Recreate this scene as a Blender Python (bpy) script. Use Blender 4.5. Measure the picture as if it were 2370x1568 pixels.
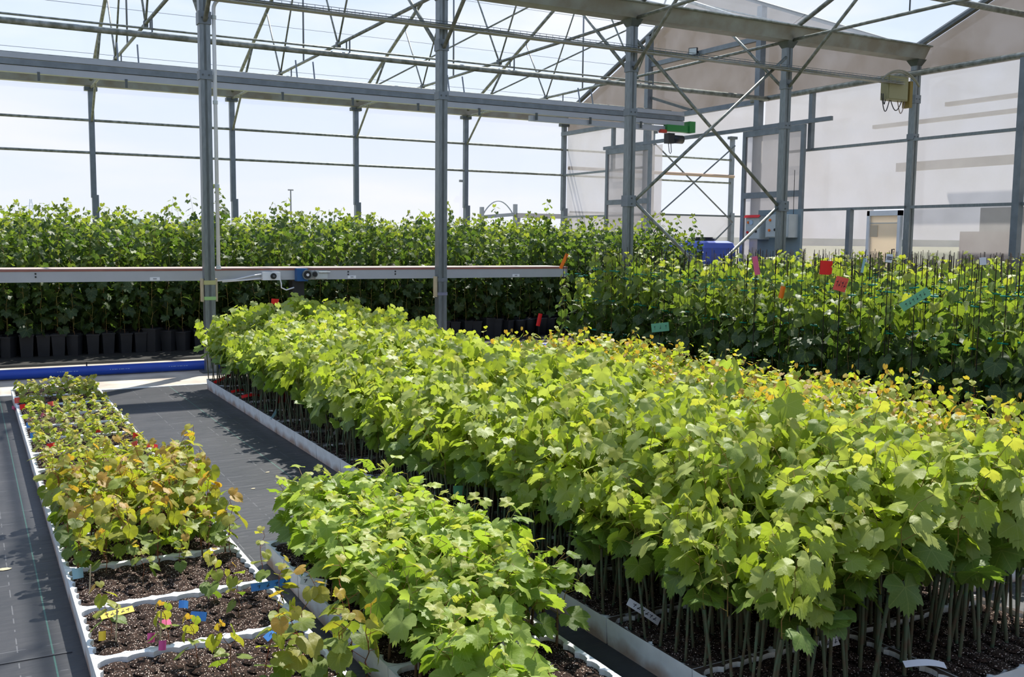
import bpy, math, random
import numpy as np
from mathutils import Vector, Matrix, Euler

# ---------------------------------------------------------------- camera, sky, sun, exposure
scn = bpy.context.scene
for o in list(bpy.data.objects):
    bpy.data.objects.remove(o)
COL = scn.collection
rad = math.radians

FOCAL_PX = 2285.66
PITCH, YAW, ROLL, EYE = rad(5.70851), rad(28.91943), rad(0.58782), 1.6
cam_data = bpy.data.cameras.new('camera')
cam_data.sensor_width = 36.0
cam_data.lens = 36.0 * FOCAL_PX / 2370.0
cam_data.clip_start = 0.05
cam_data.clip_end = 3000
cam = bpy.data.objects.new('camera', cam_data)
COL.objects.link(cam)
fwd = Vector((math.sin(YAW) * math.cos(PITCH), math.cos(YAW) * math.cos(PITCH), -math.sin(PITCH)))
rgt = Vector((math.cos(YAW), -math.sin(YAW), 0))
upv = rgt.cross(fwd)
r2 = rgt * math.cos(ROLL) + upv * math.sin(ROLL)
u2 = -rgt * math.sin(ROLL) + upv * math.cos(ROLL)
cam.matrix_world = Matrix(((r2.x, u2.x, -fwd.x, 0), (r2.y, u2.y, -fwd.y, 0), (r2.z, u2.z, -fwd.z, EYE), (0, 0, 0, 1)))
scn.camera = cam

vs = scn.view_settings
vs.view_transform = 'Standard'
vs.look = 'None'
vs.gamma = 1.0
vs.use_curve_mapping = False
vs.exposure = 0.12

SUN_DIR = Vector((0.48, 0.46, 1.0)).normalized()
sun_data = bpy.data.lights.new('sun', 'SUN')
sun_data.energy = 8.2
sun_data.angle = rad(0.8)
sun_data.color = (1.0, 0.95, 0.86)
sun = bpy.data.objects.new('sun', sun_data)
sun.rotation_euler = SUN_DIR.to_track_quat('Z', 'Y').to_euler()
sun.location = (20, 14, 40)
COL.objects.link(sun)

world = bpy.data.worlds.new('sky')
scn.world = world
world.use_nodes = True
wn, wl = world.node_tree.nodes, world.node_tree.links
wn.clear()
w_out = wn.new('ShaderNodeOutputWorld')
w_bg = wn.new('ShaderNodeBackground')
w_tc = wn.new('ShaderNodeTexCoord')
w_sep = wn.new('ShaderNodeSeparateXYZ')
w_ramp = wn.new('ShaderNodeValToRGB')
w_ramp.color_ramp.elements[0].position = 0.0
w_ramp.color_ramp.elements[0].color = (0.88, 0.90, 1.0, 1)
w_ramp.color_ramp.elements[1].position = 0.60
w_ramp.color_ramp.elements[1].color = (0.26, 0.44, 0.78, 1)
w_e = w_ramp.color_ramp.elements.new(0.16)
w_e.color = (0.72, 0.81, 1.0, 1)
w_e = w_ramp.color_ramp.elements.new(0.36)
w_e.color = (0.44, 0.60, 0.90, 1)
w_map = wn.new('ShaderNodeMapping')
w_map.inputs['Scale'].default_value = (1.0, 1.0, 5.0)
w_noise = wn.new('ShaderNodeTexNoise')
w_noise.inputs['Scale'].default_value = 3.2
w_noise.inputs['Detail'].default_value = 7
w_cr = wn.new('ShaderNodeValToRGB')
w_cr.color_ramp.elements[0].position = 0.48
w_cr.color_ramp.elements[1].position = 0.74
w_cr.color_ramp.elements[1].color = (0.7, 0.7, 0.7, 1)
w_mix = wn.new('ShaderNodeMix')
w_mix.data_type = 'RGBA'
w_mix.inputs['B'].default_value = (1.0, 0.96, 0.97, 1)
wl.new(w_tc.outputs['Generated'], w_sep.inputs[0])
wl.new(w_sep.outputs['Z'], w_ramp.inputs[0])
wl.new(w_tc.outputs['Generated'], w_map.inputs[0])
wl.new(w_map.outputs[0], w_noise.inputs['Vector'])
wl.new(w_noise.outputs['Fac'], w_cr.inputs[0])
wl.new(w_cr.outputs['Color'], w_mix.inputs['Factor'])
wl.new(w_ramp.outputs['Color'], w_mix.inputs['A'])
wl.new(w_mix.outputs['Result'], w_bg.inputs['Color'])
w_bg.inputs['Strength'].default_value = 1.0
wl.new(w_bg.outputs[0], w_out.inputs[0])


# ---------------------------------------------------------------- materials
def lin(c):
    return tuple(((v / 255.0) / 12.92) if v <= 10.3 else (((v / 255.0) + 0.055) / 1.055) ** 2.4 for v in c)


MATS = {}


def mat(name, rgb=None, rough=0.6, metal=0.0, noise=0.0, scale=20.0, spec=0.4, bump=0.0, rgb2=None, detail=4, stretch=None):
    """Principled with a procedural colour variation between two shades and an optional bump."""
    if name in MATS:
        return MATS[name]
    m = bpy.data.materials.new(name)
    m.use_nodes = True
    n, l = m.node_tree.nodes, m.node_tree.links
    b = n['Principled BSDF']
    c = lin(rgb)
    b.inputs['Roughness'].default_value = rough
    b.inputs['Metallic'].default_value = metal
    b.inputs['Specular IOR Level'].default_value = spec
    tc = n.new('ShaderNodeTexCoord')
    nz = n.new('ShaderNodeTexNoise')
    nz.inputs['Scale'].default_value = scale
    nz.inputs['Detail'].default_value = detail
    if stretch:
        mp = n.new('ShaderNodeMapping')
        mp.inputs['Scale'].default_value = stretch
        l.new(tc.outputs['Object'], mp.inputs[0])
        l.new(mp.outputs[0], nz.inputs['Vector'])
    else:
        l.new(tc.outputs['Object'], nz.inputs['Vector'])
    rp = n.new('ShaderNodeValToRGB')
    rp.color_ramp.elements[0].position = 0.35
    rp.color_ramp.elements[1].position = 0.68
    c2 = lin(rgb2) if rgb2 else tuple(v * (1 - noise) for v in c)
    rp.color_ramp.elements[0].color = (*c2, 1)
    rp.color_ramp.elements[1].color = (*c, 1)
    l.new(nz.outputs['Fac'], rp.inputs[0])
    l.new(rp.outputs['Color'], b.inputs['Base Color'])
    if bump:
        bp = n.new('ShaderNodeBump')
        bp.inputs['Strength'].default_value = bump
        bp.inputs['Distance'].default_value = 0.01
        l.new(nz.outputs['Fac'], bp.inputs['Height'])
        l.new(bp.outputs[0], b.inputs['Normal'])
    MATS[name] = m
    return m


def film_mat(name, transp, tint, haze, trans_w, gloss=0.04):
    """Clear plastic sheet: mostly see-through, some milky scatter, a little gloss."""
    m = bpy.data.materials.new(name)
    m.use_nodes = True
    n, l = m.node_tree.nodes, m.node_tree.links
    n.clear()
    out = n.new('ShaderNodeOutputMaterial')
    tr = n.new('ShaderNodeBsdfTransparent')
    tr.inputs[0].default_value = (*tint, 1)
    tl = n.new('ShaderNodeBsdfTranslucent')
    tl.inputs[0].default_value = (*haze, 1)
    df = n.new('ShaderNodeBsdfDiffuse')
    df.inputs[0].default_value = (*haze, 1)
    gl = n.new('ShaderNodeBsdfGlossy')
    gl.inputs['Roughness'].default_value = 0.12
    tc = n.new('ShaderNodeTexCoord')
    nz = n.new('ShaderNodeTexNoise')
    nz.inputs['Scale'].default_value = 1.3
    nz.inputs['Detail'].default_value = 6
    mp = n.new('ShaderNodeMapRange')
    mp.inputs['From Min'].default_value = 0.3
    mp.inputs['From Max'].default_value = 0.7
    mp.inputs['To Min'].default_value = min(1.0, (1 - transp) * 0.85)
    mp.inputs['To Max'].default_value = min(1.0, (1 - transp) * 1.15)
    m1, m2, m3 = (n.new('ShaderNodeMixShader') for _ in range(3))
    m1.inputs[0].default_value = trans_w
    l.new(df.outputs[0], m1.inputs[1])
    l.new(tl.outputs[0], m1.inputs[2])
    l.new(tc.outputs['Object'], nz.inputs['Vector'])
    l.new(nz.outputs['Fac'], mp.inputs['Value'])
    l.new(mp.outputs[0], m2.inputs[0])
    l.new(tr.outputs[0], m2.inputs[1])
    l.new(m1.outputs[0], m2.inputs[2])
    m3.inputs[0].default_value = gloss
    l.new(m2.outputs[0], m3.inputs[1])
    l.new(gl.outputs[0], m3.inputs[2])
    l.new(m3.outputs[0], out.inputs[0])
    MATS[name] = m
    return m


def leaf_mat(name, transl=0.46, veins=True, gain=(1.45, 1.5, 0.8)):
    m = bpy.data.materials.new(name)
    m.use_nodes = True
    n, l = m.node_tree.nodes, m.node_tree.links
    b = n['Principled BSDF']
    out = n['Material Output']
    b.inputs['Roughness'].default_value = 0.5
    b.inputs['Specular IOR Level'].default_value = 0.5
    at = n.new('ShaderNodeAttribute')
    at.attribute_name = 'tint'
    uv = n.new('ShaderNodeUVMap')
    sep = n.new('ShaderNodeSeparateXYZ')
    l.new(uv.outputs[0], sep.inputs[0])

    def math_(op, a, b_=None, c_=None):
        q = n.new('ShaderNodeMath')
        q.operation = op
        for i, v in enumerate((a, b_, c_)):
            if v is None:
                continue
            if isinstance(v, (int, float)):
                q.inputs[i].default_value = v
            else:
                l.new(v, q.inputs[i])
        return q.outputs[0]
    ang = math_('ARCTAN2', sep.outputs['X'], sep.outputs['Y'])
    ra = math_('SQRT', math_('ADD', math_('MULTIPLY', sep.outputs['X'], sep.outputs['X']), math_('MULTIPLY', sep.outputs['Y'], sep.outputs['Y'])))
    st = rad(50)
    da = math_('ABSOLUTE', math_('SUBTRACT', math_('FLOORED_MODULO', math_('ADD', ang, st / 2), st), st / 2))
    dist = math_('MULTIPLY', ra, math_('SINE', da))
    vein = math_('SUBTRACT', 1.0, math_('SMOOTH_MIN', math_('DIVIDE', dist, 0.013), 1.0, 0.3))
    vein = math_('MAXIMUM', vein, 0.0)
    # side veins: fine ripples across each sector
    rip = math_('MULTIPLY', math_('POWER', math_('ABSOLUTE', math_('SINE', math_('MULTIPLY', math_('SUBTRACT', ra, math_('MULTIPLY', da, 0.35)), 30.0))), 14.0), 0.22)
    vv = math_('MULTIPLY', math_('ADD', vein, rip), 0.36)
    mixc = n.new('ShaderNodeMix')
    mixc.data_type = 'RGBA'
    l.new(vv, mixc.inputs['Factor'])
    l.new(at.outputs['Color'], mixc.inputs['A'])
    mixc.inputs['B'].default_value = (0.46, 0.50, 0.16, 1)
    base = mixc.outputs['Result'] if veins else at.outputs['Color']
    l.new(base, b.inputs['Base Color'])
    bp = n.new('ShaderNodeBump')
    bp.inputs['Strength'].default_value = 0.25
    bp.inputs['Distance'].default_value = 0.004
    nz = n.new('ShaderNodeTexNoise')
    nz.inputs['Scale'].default_value = 9.0
    l.new(uv.outputs[0], nz.inputs['Vector'])
    l.new(nz.outputs['Fac'], bp.inputs['Height'])
    l.new(bp.outputs[0], b.inputs['Normal'])
    mu = n.new('ShaderNodeMix')
    mu.data_type = 'RGBA'
    mu.blend_type = 'MULTIPLY'
    mu.inputs['Factor'].default_value = 1.0
    l.new(base, mu.inputs['A'])
    mu.inputs['B'].default_value = (*gain, 1)
    tl = n.new('ShaderNodeBsdfTranslucent')
    l.new(mu.outputs['Result'], tl.inputs[0])
    mx = n.new('ShaderNodeMixShader')
    mx.inputs[0].default_value = transl
    l.new(b.outputs[0], mx.inputs[1])
    l.new(tl.outputs[0], mx.inputs[2])
    l.new(mx.outputs[0], out.inputs[0])
    MATS[name] = m
    return m


def soil_mat():
    m = bpy.data.materials.new('soil')
    m.use_nodes = True
    n, l = m.node_tree.nodes, m.node_tree.links
    b = n['Principled BSDF']
    b.inputs['Roughness'].default_value = 0.9
    b.inputs['Specular IOR Level'].default_value = 0.15
    tc = n.new('ShaderNodeTexCoord')
    geo = n.new('ShaderNodeNewGeometry')
    nz = n.new('ShaderNodeTexNoise')
    nz.inputs['Scale'].default_value = 120
    nz.inputs['Detail'].default_value = 5
    l.new(geo.outputs['Position'], nz.inputs['Vector'])
    rp = n.new('ShaderNodeValToRGB')
    rp.color_ramp.elements[0].position = 0.38
    rp.color_ramp.elements[0].color = (*lin((16, 12, 10)), 1)
    rp.color_ramp.elements[1].position = 0.66
    rp.color_ramp.elements[1].color = (*lin((74, 56, 47)), 1)
    l.new(nz.outputs['Fac'], rp.inputs[0])
    vo = n.new('ShaderNodeTexVoronoi')
    vo.inputs['Scale'].default_value = 150
    l.new(geo.outputs['Position'], vo.inputs['Vector'])
    lt = n.new('ShaderNodeMath')
    lt.operation = 'LESS_THAN'
    lt.inputs[1].default_value = 0.30
    l.new(vo.outputs['Distance'], lt.inputs[0])
    sx = n.new('ShaderNodeSeparateColor')
    l.new(vo.outputs['Color'], sx.inputs[0])
    gt = n.new('ShaderNodeMath')
    gt.operation = 'GREATER_THAN'
    gt.inputs[1].default_value = 0.62
    l.new(sx.outputs[0], gt.inputs[0])
    mm = n.new('ShaderNodeMath')
    mm.operation = 'MULTIPLY'
    l.new(lt.outputs[0], mm.inputs[0])
    l.new(gt.outputs[0], mm.inputs[1])
    mx = n.new('ShaderNodeMix')
    mx.data_type = 'RGBA'
    l.new(mm.outputs[0], mx.inputs['Factor'])
    l.new(rp.outputs['Color'], mx.inputs['A'])
    mx.inputs['B'].default_value = (*lin((225, 205, 190)), 1)
    l.new(mx.outputs['Result'], b.inputs['Base Color'])
    bp = n.new('ShaderNodeBump')
    bp.inputs['Strength'].default_value = 0.8
    bp.inputs['Distance'].default_value = 0.006
    l.new(nz.outputs['Fac'], bp.inputs['Height'])
    l.new(bp.outputs[0], b.inputs['Normal'])
    MATS['soil'] = m
    return m


def fabric_mat():
    """Black woven ground cover: fine weave, faint pale threads every 25 cm and green guide threads."""
    m = bpy.data.materials.new('ground_fabric')
    m.use_nodes = True
    n, l = m.node_tree.nodes, m.node_tree.links
    b = n['Principled BSDF']
    b.inputs['Roughness'].default_value = 0.52
    b.inputs['Specular IOR Level'].default_value = 0.5
    geo = n.new('ShaderNodeNewGeometry')
    sp = n.new('ShaderNodeSeparateXYZ')
    l.new(geo.outputs['Position'], sp.inputs[0])

    def math_(op, a, b_=None):
        q = n.new('ShaderNodeMath')
        q.operation = op
        for i, v in enumerate((a, b_)):
            if v is None:
                continue
            if isinstance(v, (int, float)):
                q.inputs[i].default_value = v
            else:
                l.new(v, q.inputs[i])
        return q.outputs[0]

    def lines(s, pitch, off, w):
        d = math_('ABSOLUTE', math_('SUBTRACT', math_('FLOORED_MODULO', math_('ADD', s, off), pitch), pitch / 2))
        return math_('LESS_THAN', d, w)
    nz = n.new('ShaderNodeTexNoise')
    nz.inputs['Scale'].default_value = 2.2
    nz.inputs['Detail'].default_value = 8
    l.new(geo.outputs['Position'], nz.inputs['Vector'])
    rp = n.new('ShaderNodeValToRGB')
    rp.color_ramp.elements[0].position = 0.3
    rp.color_ramp.elements[0].color = (*lin((30, 33, 38)), 1)
    rp.color_ramp.elements[1].position = 0.72
    rp.color_ramp.elements[1].color = (*lin((52, 52, 55)), 1)
    l.new(nz.outputs['Fac'], rp.inputs[0])
    nd = n.new('ShaderNodeTexNoise')
    nd.inputs['Scale'].default_value = 9
    l.new(geo.outputs['Position'], nd.inputs['Vector'])
    dash = math_('GREATER_THAN', nd.outputs['Fac'], 0.50)
    la = math_('MULTIPLY', lines(sp.outputs['X'], 0.27, 0.02, 0.0022), dash)
    lb = math_('MULTIPLY', lines(sp.outputs['Y'], 0.27, 0.05, 0.0022), dash)
    pale = math_('MULTIPLY', math_('MAXIMUM', la, lb), 0.2)
    green = math_('MULTIPLY', lines(sp.outputs['X'], 0.81, 0.17, 0.0030), 0.38)
    m1 = n.new('ShaderNodeMix')
    m1.data_type = 'RGBA'
    l.new(pale, m1.inputs['Factor'])
    l.new(rp.outputs['Color'], m1.inputs['A'])
    m1.inputs['B'].default_value = (*lin((170, 170, 172)), 1)
    m2 = n.new('ShaderNodeMix')
    m2.data_type = 'RGBA'
    l.new(green, m2.inputs['Factor'])
    l.new(m1.outputs['Result'], m2.inputs['A'])
    m2.inputs['B'].default_value = (*lin((80, 150, 130)), 1)
    l.new(m2.outputs['Result'], b.inputs['Base Color'])
    wv = n.new('ShaderNodeTexNoise')
    wv.inputs['Scale'].default_value = 6
    mp = n.new('ShaderNodeMapping')
    mp.inputs['Scale'].default_value = (1.0, 3.5, 1.0)
    l.new(geo.outputs['Position'], mp.inputs[0])
    l.new(mp.outputs[0], wv.inputs['Vector'])
    bp = n.new('ShaderNodeBump')
    bp.inputs['Strength'].default_value = 0.3
    bp.inputs['Distance'].default_value = 0.02
    l.new(wv.outputs['Fac'], bp.inputs['Height'])
    l.new(bp.outputs[0], b.inputs['Normal'])
    MATS['ground_fabric'] = m
    return m


STEEL = mat('galvanised_steel', (132, 140, 143), 0.42, 0.55, 0.25, 9, spec=0.5, stretch=(6, 6, 1))
STEEL_BLUE = mat('weathered_steel', (126, 134, 140), 0.5, 0.35, 0.2, 7, spec=0.4)
STEEL_DARK = mat('dark_steel', (98, 104, 104), 0.5, 0.4, 0.2, 9)  # darker steel tone for grooves, brackets, bolts and thin bars
GUTTER = mat('gutter_steel', (160, 163, 160), 0.5, 0.25, 0.25, 3, spec=0.3, rgb2=(140, 134, 124))
TUBE = mat('tube_steel', (150, 154, 148), 0.5, 0.3, 0.3, 12, rgb2=(104, 108, 98))
ALU = mat('painted_beam', (176, 180, 186), 0.4, 0.2, 0.06, 4)
WHITE_PVC = mat('white_plastic', (225, 228, 232), 0.35, 0, 0.05, 10)
FABRIC = fabric_mat()
CONCRETE = mat('concrete', (205, 194, 178), 0.85, 0, 0.3, 2.2, rgb2=(160, 150, 138), detail=9, bump=0.2)
EARTH = mat('outside_ground', (176, 168, 140), 0.95, 0, 0.3, 0.4, rgb2=(120, 130, 86), detail=8)
WHITE_TRIM = mat('white_edging', (232, 232, 228), 0.6, 0, 0.1, 8)
STYRO = mat('polystyrene', (228, 231, 234), 0.75, 0, 0.12, 14, spec=0.25, bump=0.15)


def add_splash_dirt(m):
    n, l = m.node_tree.nodes, m.node_tree.links
    b = n['Principled BSDF']
    old = b.inputs['Base Color'].links[0].from_socket
    geo = n.new('ShaderNodeNewGeometry')
    sp = n.new('ShaderNodeSeparateXYZ')
    l.new(geo.outputs['Position'], sp.inputs[0])
    nz = n.new('ShaderNodeTexNoise')
    nz.inputs['Scale'].default_value = 7
    nz.inputs['Detail'].default_value = 6
    l.new(geo.outputs['Position'], nz.inputs['Vector'])
    ma = n.new('ShaderNodeMath')
    ma.operation = 'MULTIPLY_ADD'
    ma.inputs[1].default_value = 0.16
    ma.inputs[2].default_value = -0.045
    l.new(nz.outputs['Fac'], ma.inputs[0])
    sb = n.new('ShaderNodeMath')
    sb.operation = 'SUBTRACT'
    l.new(ma.outputs[0], sb.inputs[0])
    l.new(sp.outputs['Z'], sb.inputs[1])
    mr = n.new('ShaderNodeMapRange')
    mr.inputs['From Min'].default_value = -0.02
    mr.inputs['From Max'].default_value = 0.035
    mr.inputs['To Max'].default_value = 0.75
    l.new(sb.outputs[0], mr.inputs['Value'])
    mx = n.new('ShaderNodeMix')
    mx.data_type = 'RGBA'
    l.new(mr.outputs[0], mx.inputs['Factor'])
    l.new(old, mx.inputs['A'])
    mx.inputs['B'].default_value = (*lin((150, 112, 84)), 1)
    l.new(mx.outputs['Result'], b.inputs['Base Color'])


add_splash_dirt(STYRO)
SOIL = soil_mat()
BLUE_PIPE = mat('blue_pipe', (32, 74, 178), 0.35, 0, 0.12, 6)
BLACK_POT = mat('black_pot', (40, 42, 46), 0.55, 0, 0.2, 10)
BELT = mat('red_brown_belt', (150, 96, 86), 0.6, 0, 0.15, 8)
DARKBROWN = mat('stake_brown', (38, 28, 24), 0.7, 0, 0.3, 30)
GREEN_TIE = mat('green_clip', (16, 132, 108), 0.5, 0, 0.1, 20)
WOOD = mat('pale_wood', (196, 182, 150), 0.7, 0, 0.25, 10, stretch=(8, 8, 1))
STEM_WAX = mat('waxed_cane', (74, 104, 82), 0.55, 0, 0.3, 16, rgb2=(92, 78, 62))
STEM_BROWN = mat('brown_cane', (110, 84, 62), 0.7, 0, 0.3, 25)
SHOOT_GREEN = mat('green_shoot', (128, 142, 62), 0.5, 0, 0.2, 14, rgb2=(140, 100, 60))
SHOOT_RED = mat('red_shoot', (150, 62, 46), 0.5, 0, 0.2, 14, rgb2=(120, 84, 50))
BOX_GREY = mat('cabinet_grey', (192, 200, 200), 0.45, 0, 0.08, 6)
BOARD = mat('mounting_board', (128, 146, 154), 0.6, 0, 0.1, 4)
DARK = mat('dark_plastic', (34, 36, 40), 0.45, 0, 0.2, 12)
INK = mat('dark_ink', (46, 48, 66), 0.7, 0, 0.1, 40)
FILM = film_mat('clear_film', 0.89, (0.97, 0.985, 1.0), (0.74, 0.80, 0.90), 0.6, 0.03)
POLY = film_mat('milky_sheet', 0.32, (0.92, 0.91, 0.91), (0.48, 0.457, 0.450), 0.55, 0.06)
POLY_BEIGE = film_mat('beige_sheet', 0.03, (0.8, 0.75, 0.7), (0.205, 0.168, 0.138), 0.40, 0.05)
CREAM_SHEET = film_mat('cream_blind', 0.02, (0.9, 0.85, 0.75), (0.84, 0.76, 0.64), 0.6, 0.03)
LEAF = leaf_mat('leaf')

TAGC = {
    'red': mat('tag_red', (226, 34, 32), 0.5), 'coral': mat('tag_coral', (236, 92, 78), 0.5),
    'orange': mat('tag_orange', (244, 122, 28), 0.5), 'pink': mat('tag_pink', (226, 104, 140), 0.5),
    'magenta': mat('tag_magenta', (208, 84, 150), 0.5), 'yellow': mat('tag_yellow', (240, 206, 64), 0.5),
    'blue': mat('tag_blue', (66, 132, 206), 0.5), 'white': mat('tag_white', (222, 224, 236), 0.5),
    'green': mat('tag_green', (118, 186, 146), 0.5), 'paleblue': mat('tag_paleblue', (150, 190, 200), 0.5),
}


# ---------------------------------------------------------------- helpers
class MB:
    def __init__(self):
        self.v, self.f = [], []

    def add(self, vs_, fs_):
        o = len(self.v)
        self.v += [tuple(p) for p in vs_]
        self.f += [tuple(i + o for i in f) for f in fs_]
        return self

    def box(self, c, s, rz=0.0, taper=1.0):
        x, y, z = s[0] / 2, s[1] / 2, s[2] / 2
        pts = []
        for k, zz in ((1.0, -z), (taper, z)):
            for sx, sy in ((-1, -1), (1, -1), (1, 1), (-1, 1)):
                px, py = sx * x * k, sy * y * k
                pts.append((c[0] + px * math.cos(rz) - py * math.sin(rz), c[1] + px * math.sin(rz) + py * math.cos(rz), c[2] + zz))
        return self.add(pts, [(3, 2, 1, 0), (4, 5, 6, 7), (0, 1, 5, 4), (1, 2, 6, 5), (2, 3, 7, 6), (3, 0, 4, 7)])

    def b2(self, lo, hi):
        return self.box([(a + b) / 2 for a, b in zip(lo, hi)], [abs(b - a) for a, b in zip(lo, hi)])

    def tube(self, pts, r, n=8, caps=True):
        pts = [Vector(p) for p in pts]
        rs = r if isinstance(r, (list, tuple)) else [r] * len(pts)
        rings = []
        prev = None
        for i, p in enumerate(pts):
            t = (pts[min(i + 1, len(pts) - 1)] - pts[max(i - 1, 0)]).normalized()
            a = Vector((0, 0, 1)) if abs(t.z) < 0.9 else Vector((1, 0, 0))
            u = t.cross(a).normalized() if prev is None else (prev - t * prev.dot(t)).normalized()
            prev = u
            w = t.cross(u)
            rings.append([p + (u * math.cos(2 * math.pi * k / n) + w * math.sin(2 * math.pi * k / n)) * rs[i] for k in range(n)])
        vs_ = [q for ring in rings for q in ring]
        fs_ = []
        for i in range(len(rings) - 1):
            for k in range(n):
                a, b_ = i * n + k, i * n + (k + 1) % n
                fs_.append((a, b_, b_ + n, a + n))
        if caps:
            fs_ += [tuple(reversed(range(n))), tuple(range((len(rings) - 1) * n, len(rings) * n))]
        return self.add(vs_, fs_)

    def bar(self, a, b_, w, h):
        """rectangular bar from a to b_"""
        a, b_ = Vector(a), Vector(b_)
        t = (b_ - a).normalized()
        up = Vector((0, 0, 1)) if abs(t.z) < 0.95 else Vector((0, 1, 0))
        s = t.cross(up).normalized()
        q = s.cross(t).normalized()
        vs_ = [p + s * (sx * w / 2) + q * (sy * h / 2) for p in (a, b_) for sx, sy in ((-1, -1), (1, -1), (1, 1), (-1, 1))]
        return self.add(vs_, [(0, 1, 2, 3), (7, 6, 5, 4), (0, 4, 5, 1), (1, 5, 6, 2), (2, 6, 7, 3), (3, 7, 4, 0)])

    def extrude_x(self, prof, x0, x1):
        """closed (y, z) profile swept along x"""
        n = len(prof)
        vs_ = [(x0, y, z) for y, z in prof] + [(x1, y, z) for y, z in prof]
        fs_ = [(k, (k + 1) % n, (k + 1) % n + n, k + n) for k in range(n)]
        return self.add(vs_, fs_ + [tuple(reversed(range(n))), tuple(range(n, 2 * n))])

    def quad(self, a, b_, c, d):
        return self.add([a, b_, c, d], [(0, 1, 2, 3)])

    def disc(self, c, r, axis='y', n=16, depth=0.01):
        c = Vector(c)
        ax = {'x': Vector((1, 0, 0)), 'y': Vector((0, 1, 0)), 'z': Vector((0, 0, 1))}[axis]
        return self.tube([c - ax * depth / 2, c + ax * depth / 2], r, n)

    def mesh(self, name, m, smooth=False):
        me = bpy.data.meshes.new(name)
        me.from_pydata(self.v, [], self.f)
        me.materials.append(m)
        if smooth:
            me.polygons.foreach_set('use_smooth', [True] * len(me.polygons))
        me.update()
        return me

    def build(self, name, m, parent=None, smooth=False, loc=None):
        o = bpy.data.objects.new(name, self.mesh(name, m, smooth))
        COL.objects.link(o)
        if parent is not None:
            o.parent = parent
        if loc is not None:
            o.location = loc
        return o


def tag(o, label=None, cat=None, group=None, kind=None):
    if label:
        o['label'] = label
    if cat:
        o['category'] = cat
    if group:
        o['group'] = group
    if kind:
        o['kind'] = kind
    return o


def thing(name, label, cat, loc=(0, 0, 0), rz=0.0, group=None):
    o = bpy.data.objects.new(name, None)
    o.empty_display_size = 0.05
    o.location = loc
    o.rotation_euler = (0, 0, rz)
    COL.objects.link(o)
    return tag(o, label, cat, group)


def struct(name, mb, m, label=None):
    return tag(mb.build(name, m), label, None, None, 'structure')


def linkobj(name, me, parent=None, loc=(0, 0, 0)):
    o = bpy.data.objects.new(name, me)
    COL.objects.link(o)
    if parent is not None:
        o.parent = parent
    o.location = loc
    return o


# ---------------------------------------------------------------- measures of the house (metres)
PX = [2.495, 5.495, 8.495, 11.495, 14.495]      # post lines across the bays
YP, YW, YF = 11.909, 23.4, 0.418                # middle gutter line, back wall, gutter line behind the camera
GX = 14.495                                     # gable wall
ZG = 4.755                                      # underside of the gutters
RIDGE, PITCHR = 7.23, 0.397


def ordinal(n):
    small = 'first second third fourth fifth sixth seventh eighth ninth tenth eleventh twelfth thirteenth fourteenth fifteenth sixteenth seventeenth eighteenth nineteenth'.split()
    if n <= 19:
        return small[n - 1]
    tens = {2: 'twenty', 3: 'thirty', 4: 'forty', 5: 'fifty', 6: 'sixty', 7: 'seventy', 8: 'eighty', 9: 'ninety'}
    if n % 10 == 0:
        return tens[n // 10][:-1] + 'ieth' if n < 100 else 'hundredth'
    return tens[n // 10] + '-' + small[n % 10 - 1]

# ---------------------------------------------------------------- ground
struct('floor', MB().b2((-6, -4, -0.05), (14.4, 10.93, 0.0)), FABRIC, 'black woven ground fabric on the greenhouse floor')
struct('floor_concrete', MB().b2((-6, 10.97, -0.05), (21.5, 23.4, 0.0)), CONCRETE, 'pale concrete floor beyond the black fabric')
struct('floor_back', MB().b2((-6, 13.25, 0.0), (14.2, 22.4, 0.008)), mat('dark_floor_sheet', (44, 42, 38), 0.6, 0, 0.4, 5, bump=0.2), 'dark sheet laid over the concrete under the potted vines')  # sheet added over the concrete to darken the strip under the pots
struct('trim_1', MB().b2((-6, 10.93, -0.05), (14.4, 10.97, 0.006)), WHITE_TRIM, 'white edging strip between fabric and concrete')
struct('ground', MB().b2((-900, -60, -0.4), (1500, 1500, -0.06)), EARTH, 'open farmland outside the greenhouse')
for k, yy in enumerate((4.02,)):
    struct('trim_%d' % (k + 2), MB().b2((-5.0, yy, 0.0), (0.30, yy + 0.012, 0.003)), mat('fabric_seam', (60, 62, 66), 0.7), 'overlapping seam of the black ground fabric')

# ---------------------------------------------------------------- plastic roof and walls
roof = tag(bpy.data.objects.new('ceiling', None), 'clear plastic film roof of two pitched spans', None, None, 'structure')
COL.objects.link(roof)
XS = [-6.505, -3.505, -0.505] + PX
for (ya, yr, yb) in ((YP, (YP + YW) / 2, YW), (YF, (YF + YP) / 2, YP)):
    for i in range(len(XS) - 1):
        for (y0, z0, y1, z1) in ((ya, 4.97, yr, RIDGE), (yr, RIDGE, yb, 4.97)):
            MB().quad((XS[i] + 0.01, y0, z0), (XS[i + 1] - 0.01, y0, z0), (XS[i + 1] - 0.01, y1, z1), (XS[i] + 0.01, y1, z1)).build('roof_sheet', FILM, roof)
wall_back = tag(bpy.data.objects.new('wall_back', None), 'clear plastic back wall with steel posts and rails', None, None, 'structure')
COL.objects.link(wall_back)
for x0, x1 in zip(XS[:-1] + [14.495, 17.495], XS[1:] + [17.495, 20.495]):
    for z0, z1 in ((0.0, 3.385), (3.385, 4.075), (4.075, 4.78)):
        MB().quad((x0 + 0.03, YW + 0.05, z0), (x1 - 0.03, YW + 0.05, z0), (x1 - 0.03, YW + 0.05, z1), (x0 + 0.03, YW + 0.05, z1)).build('pane', FILM, wall_back)

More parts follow.
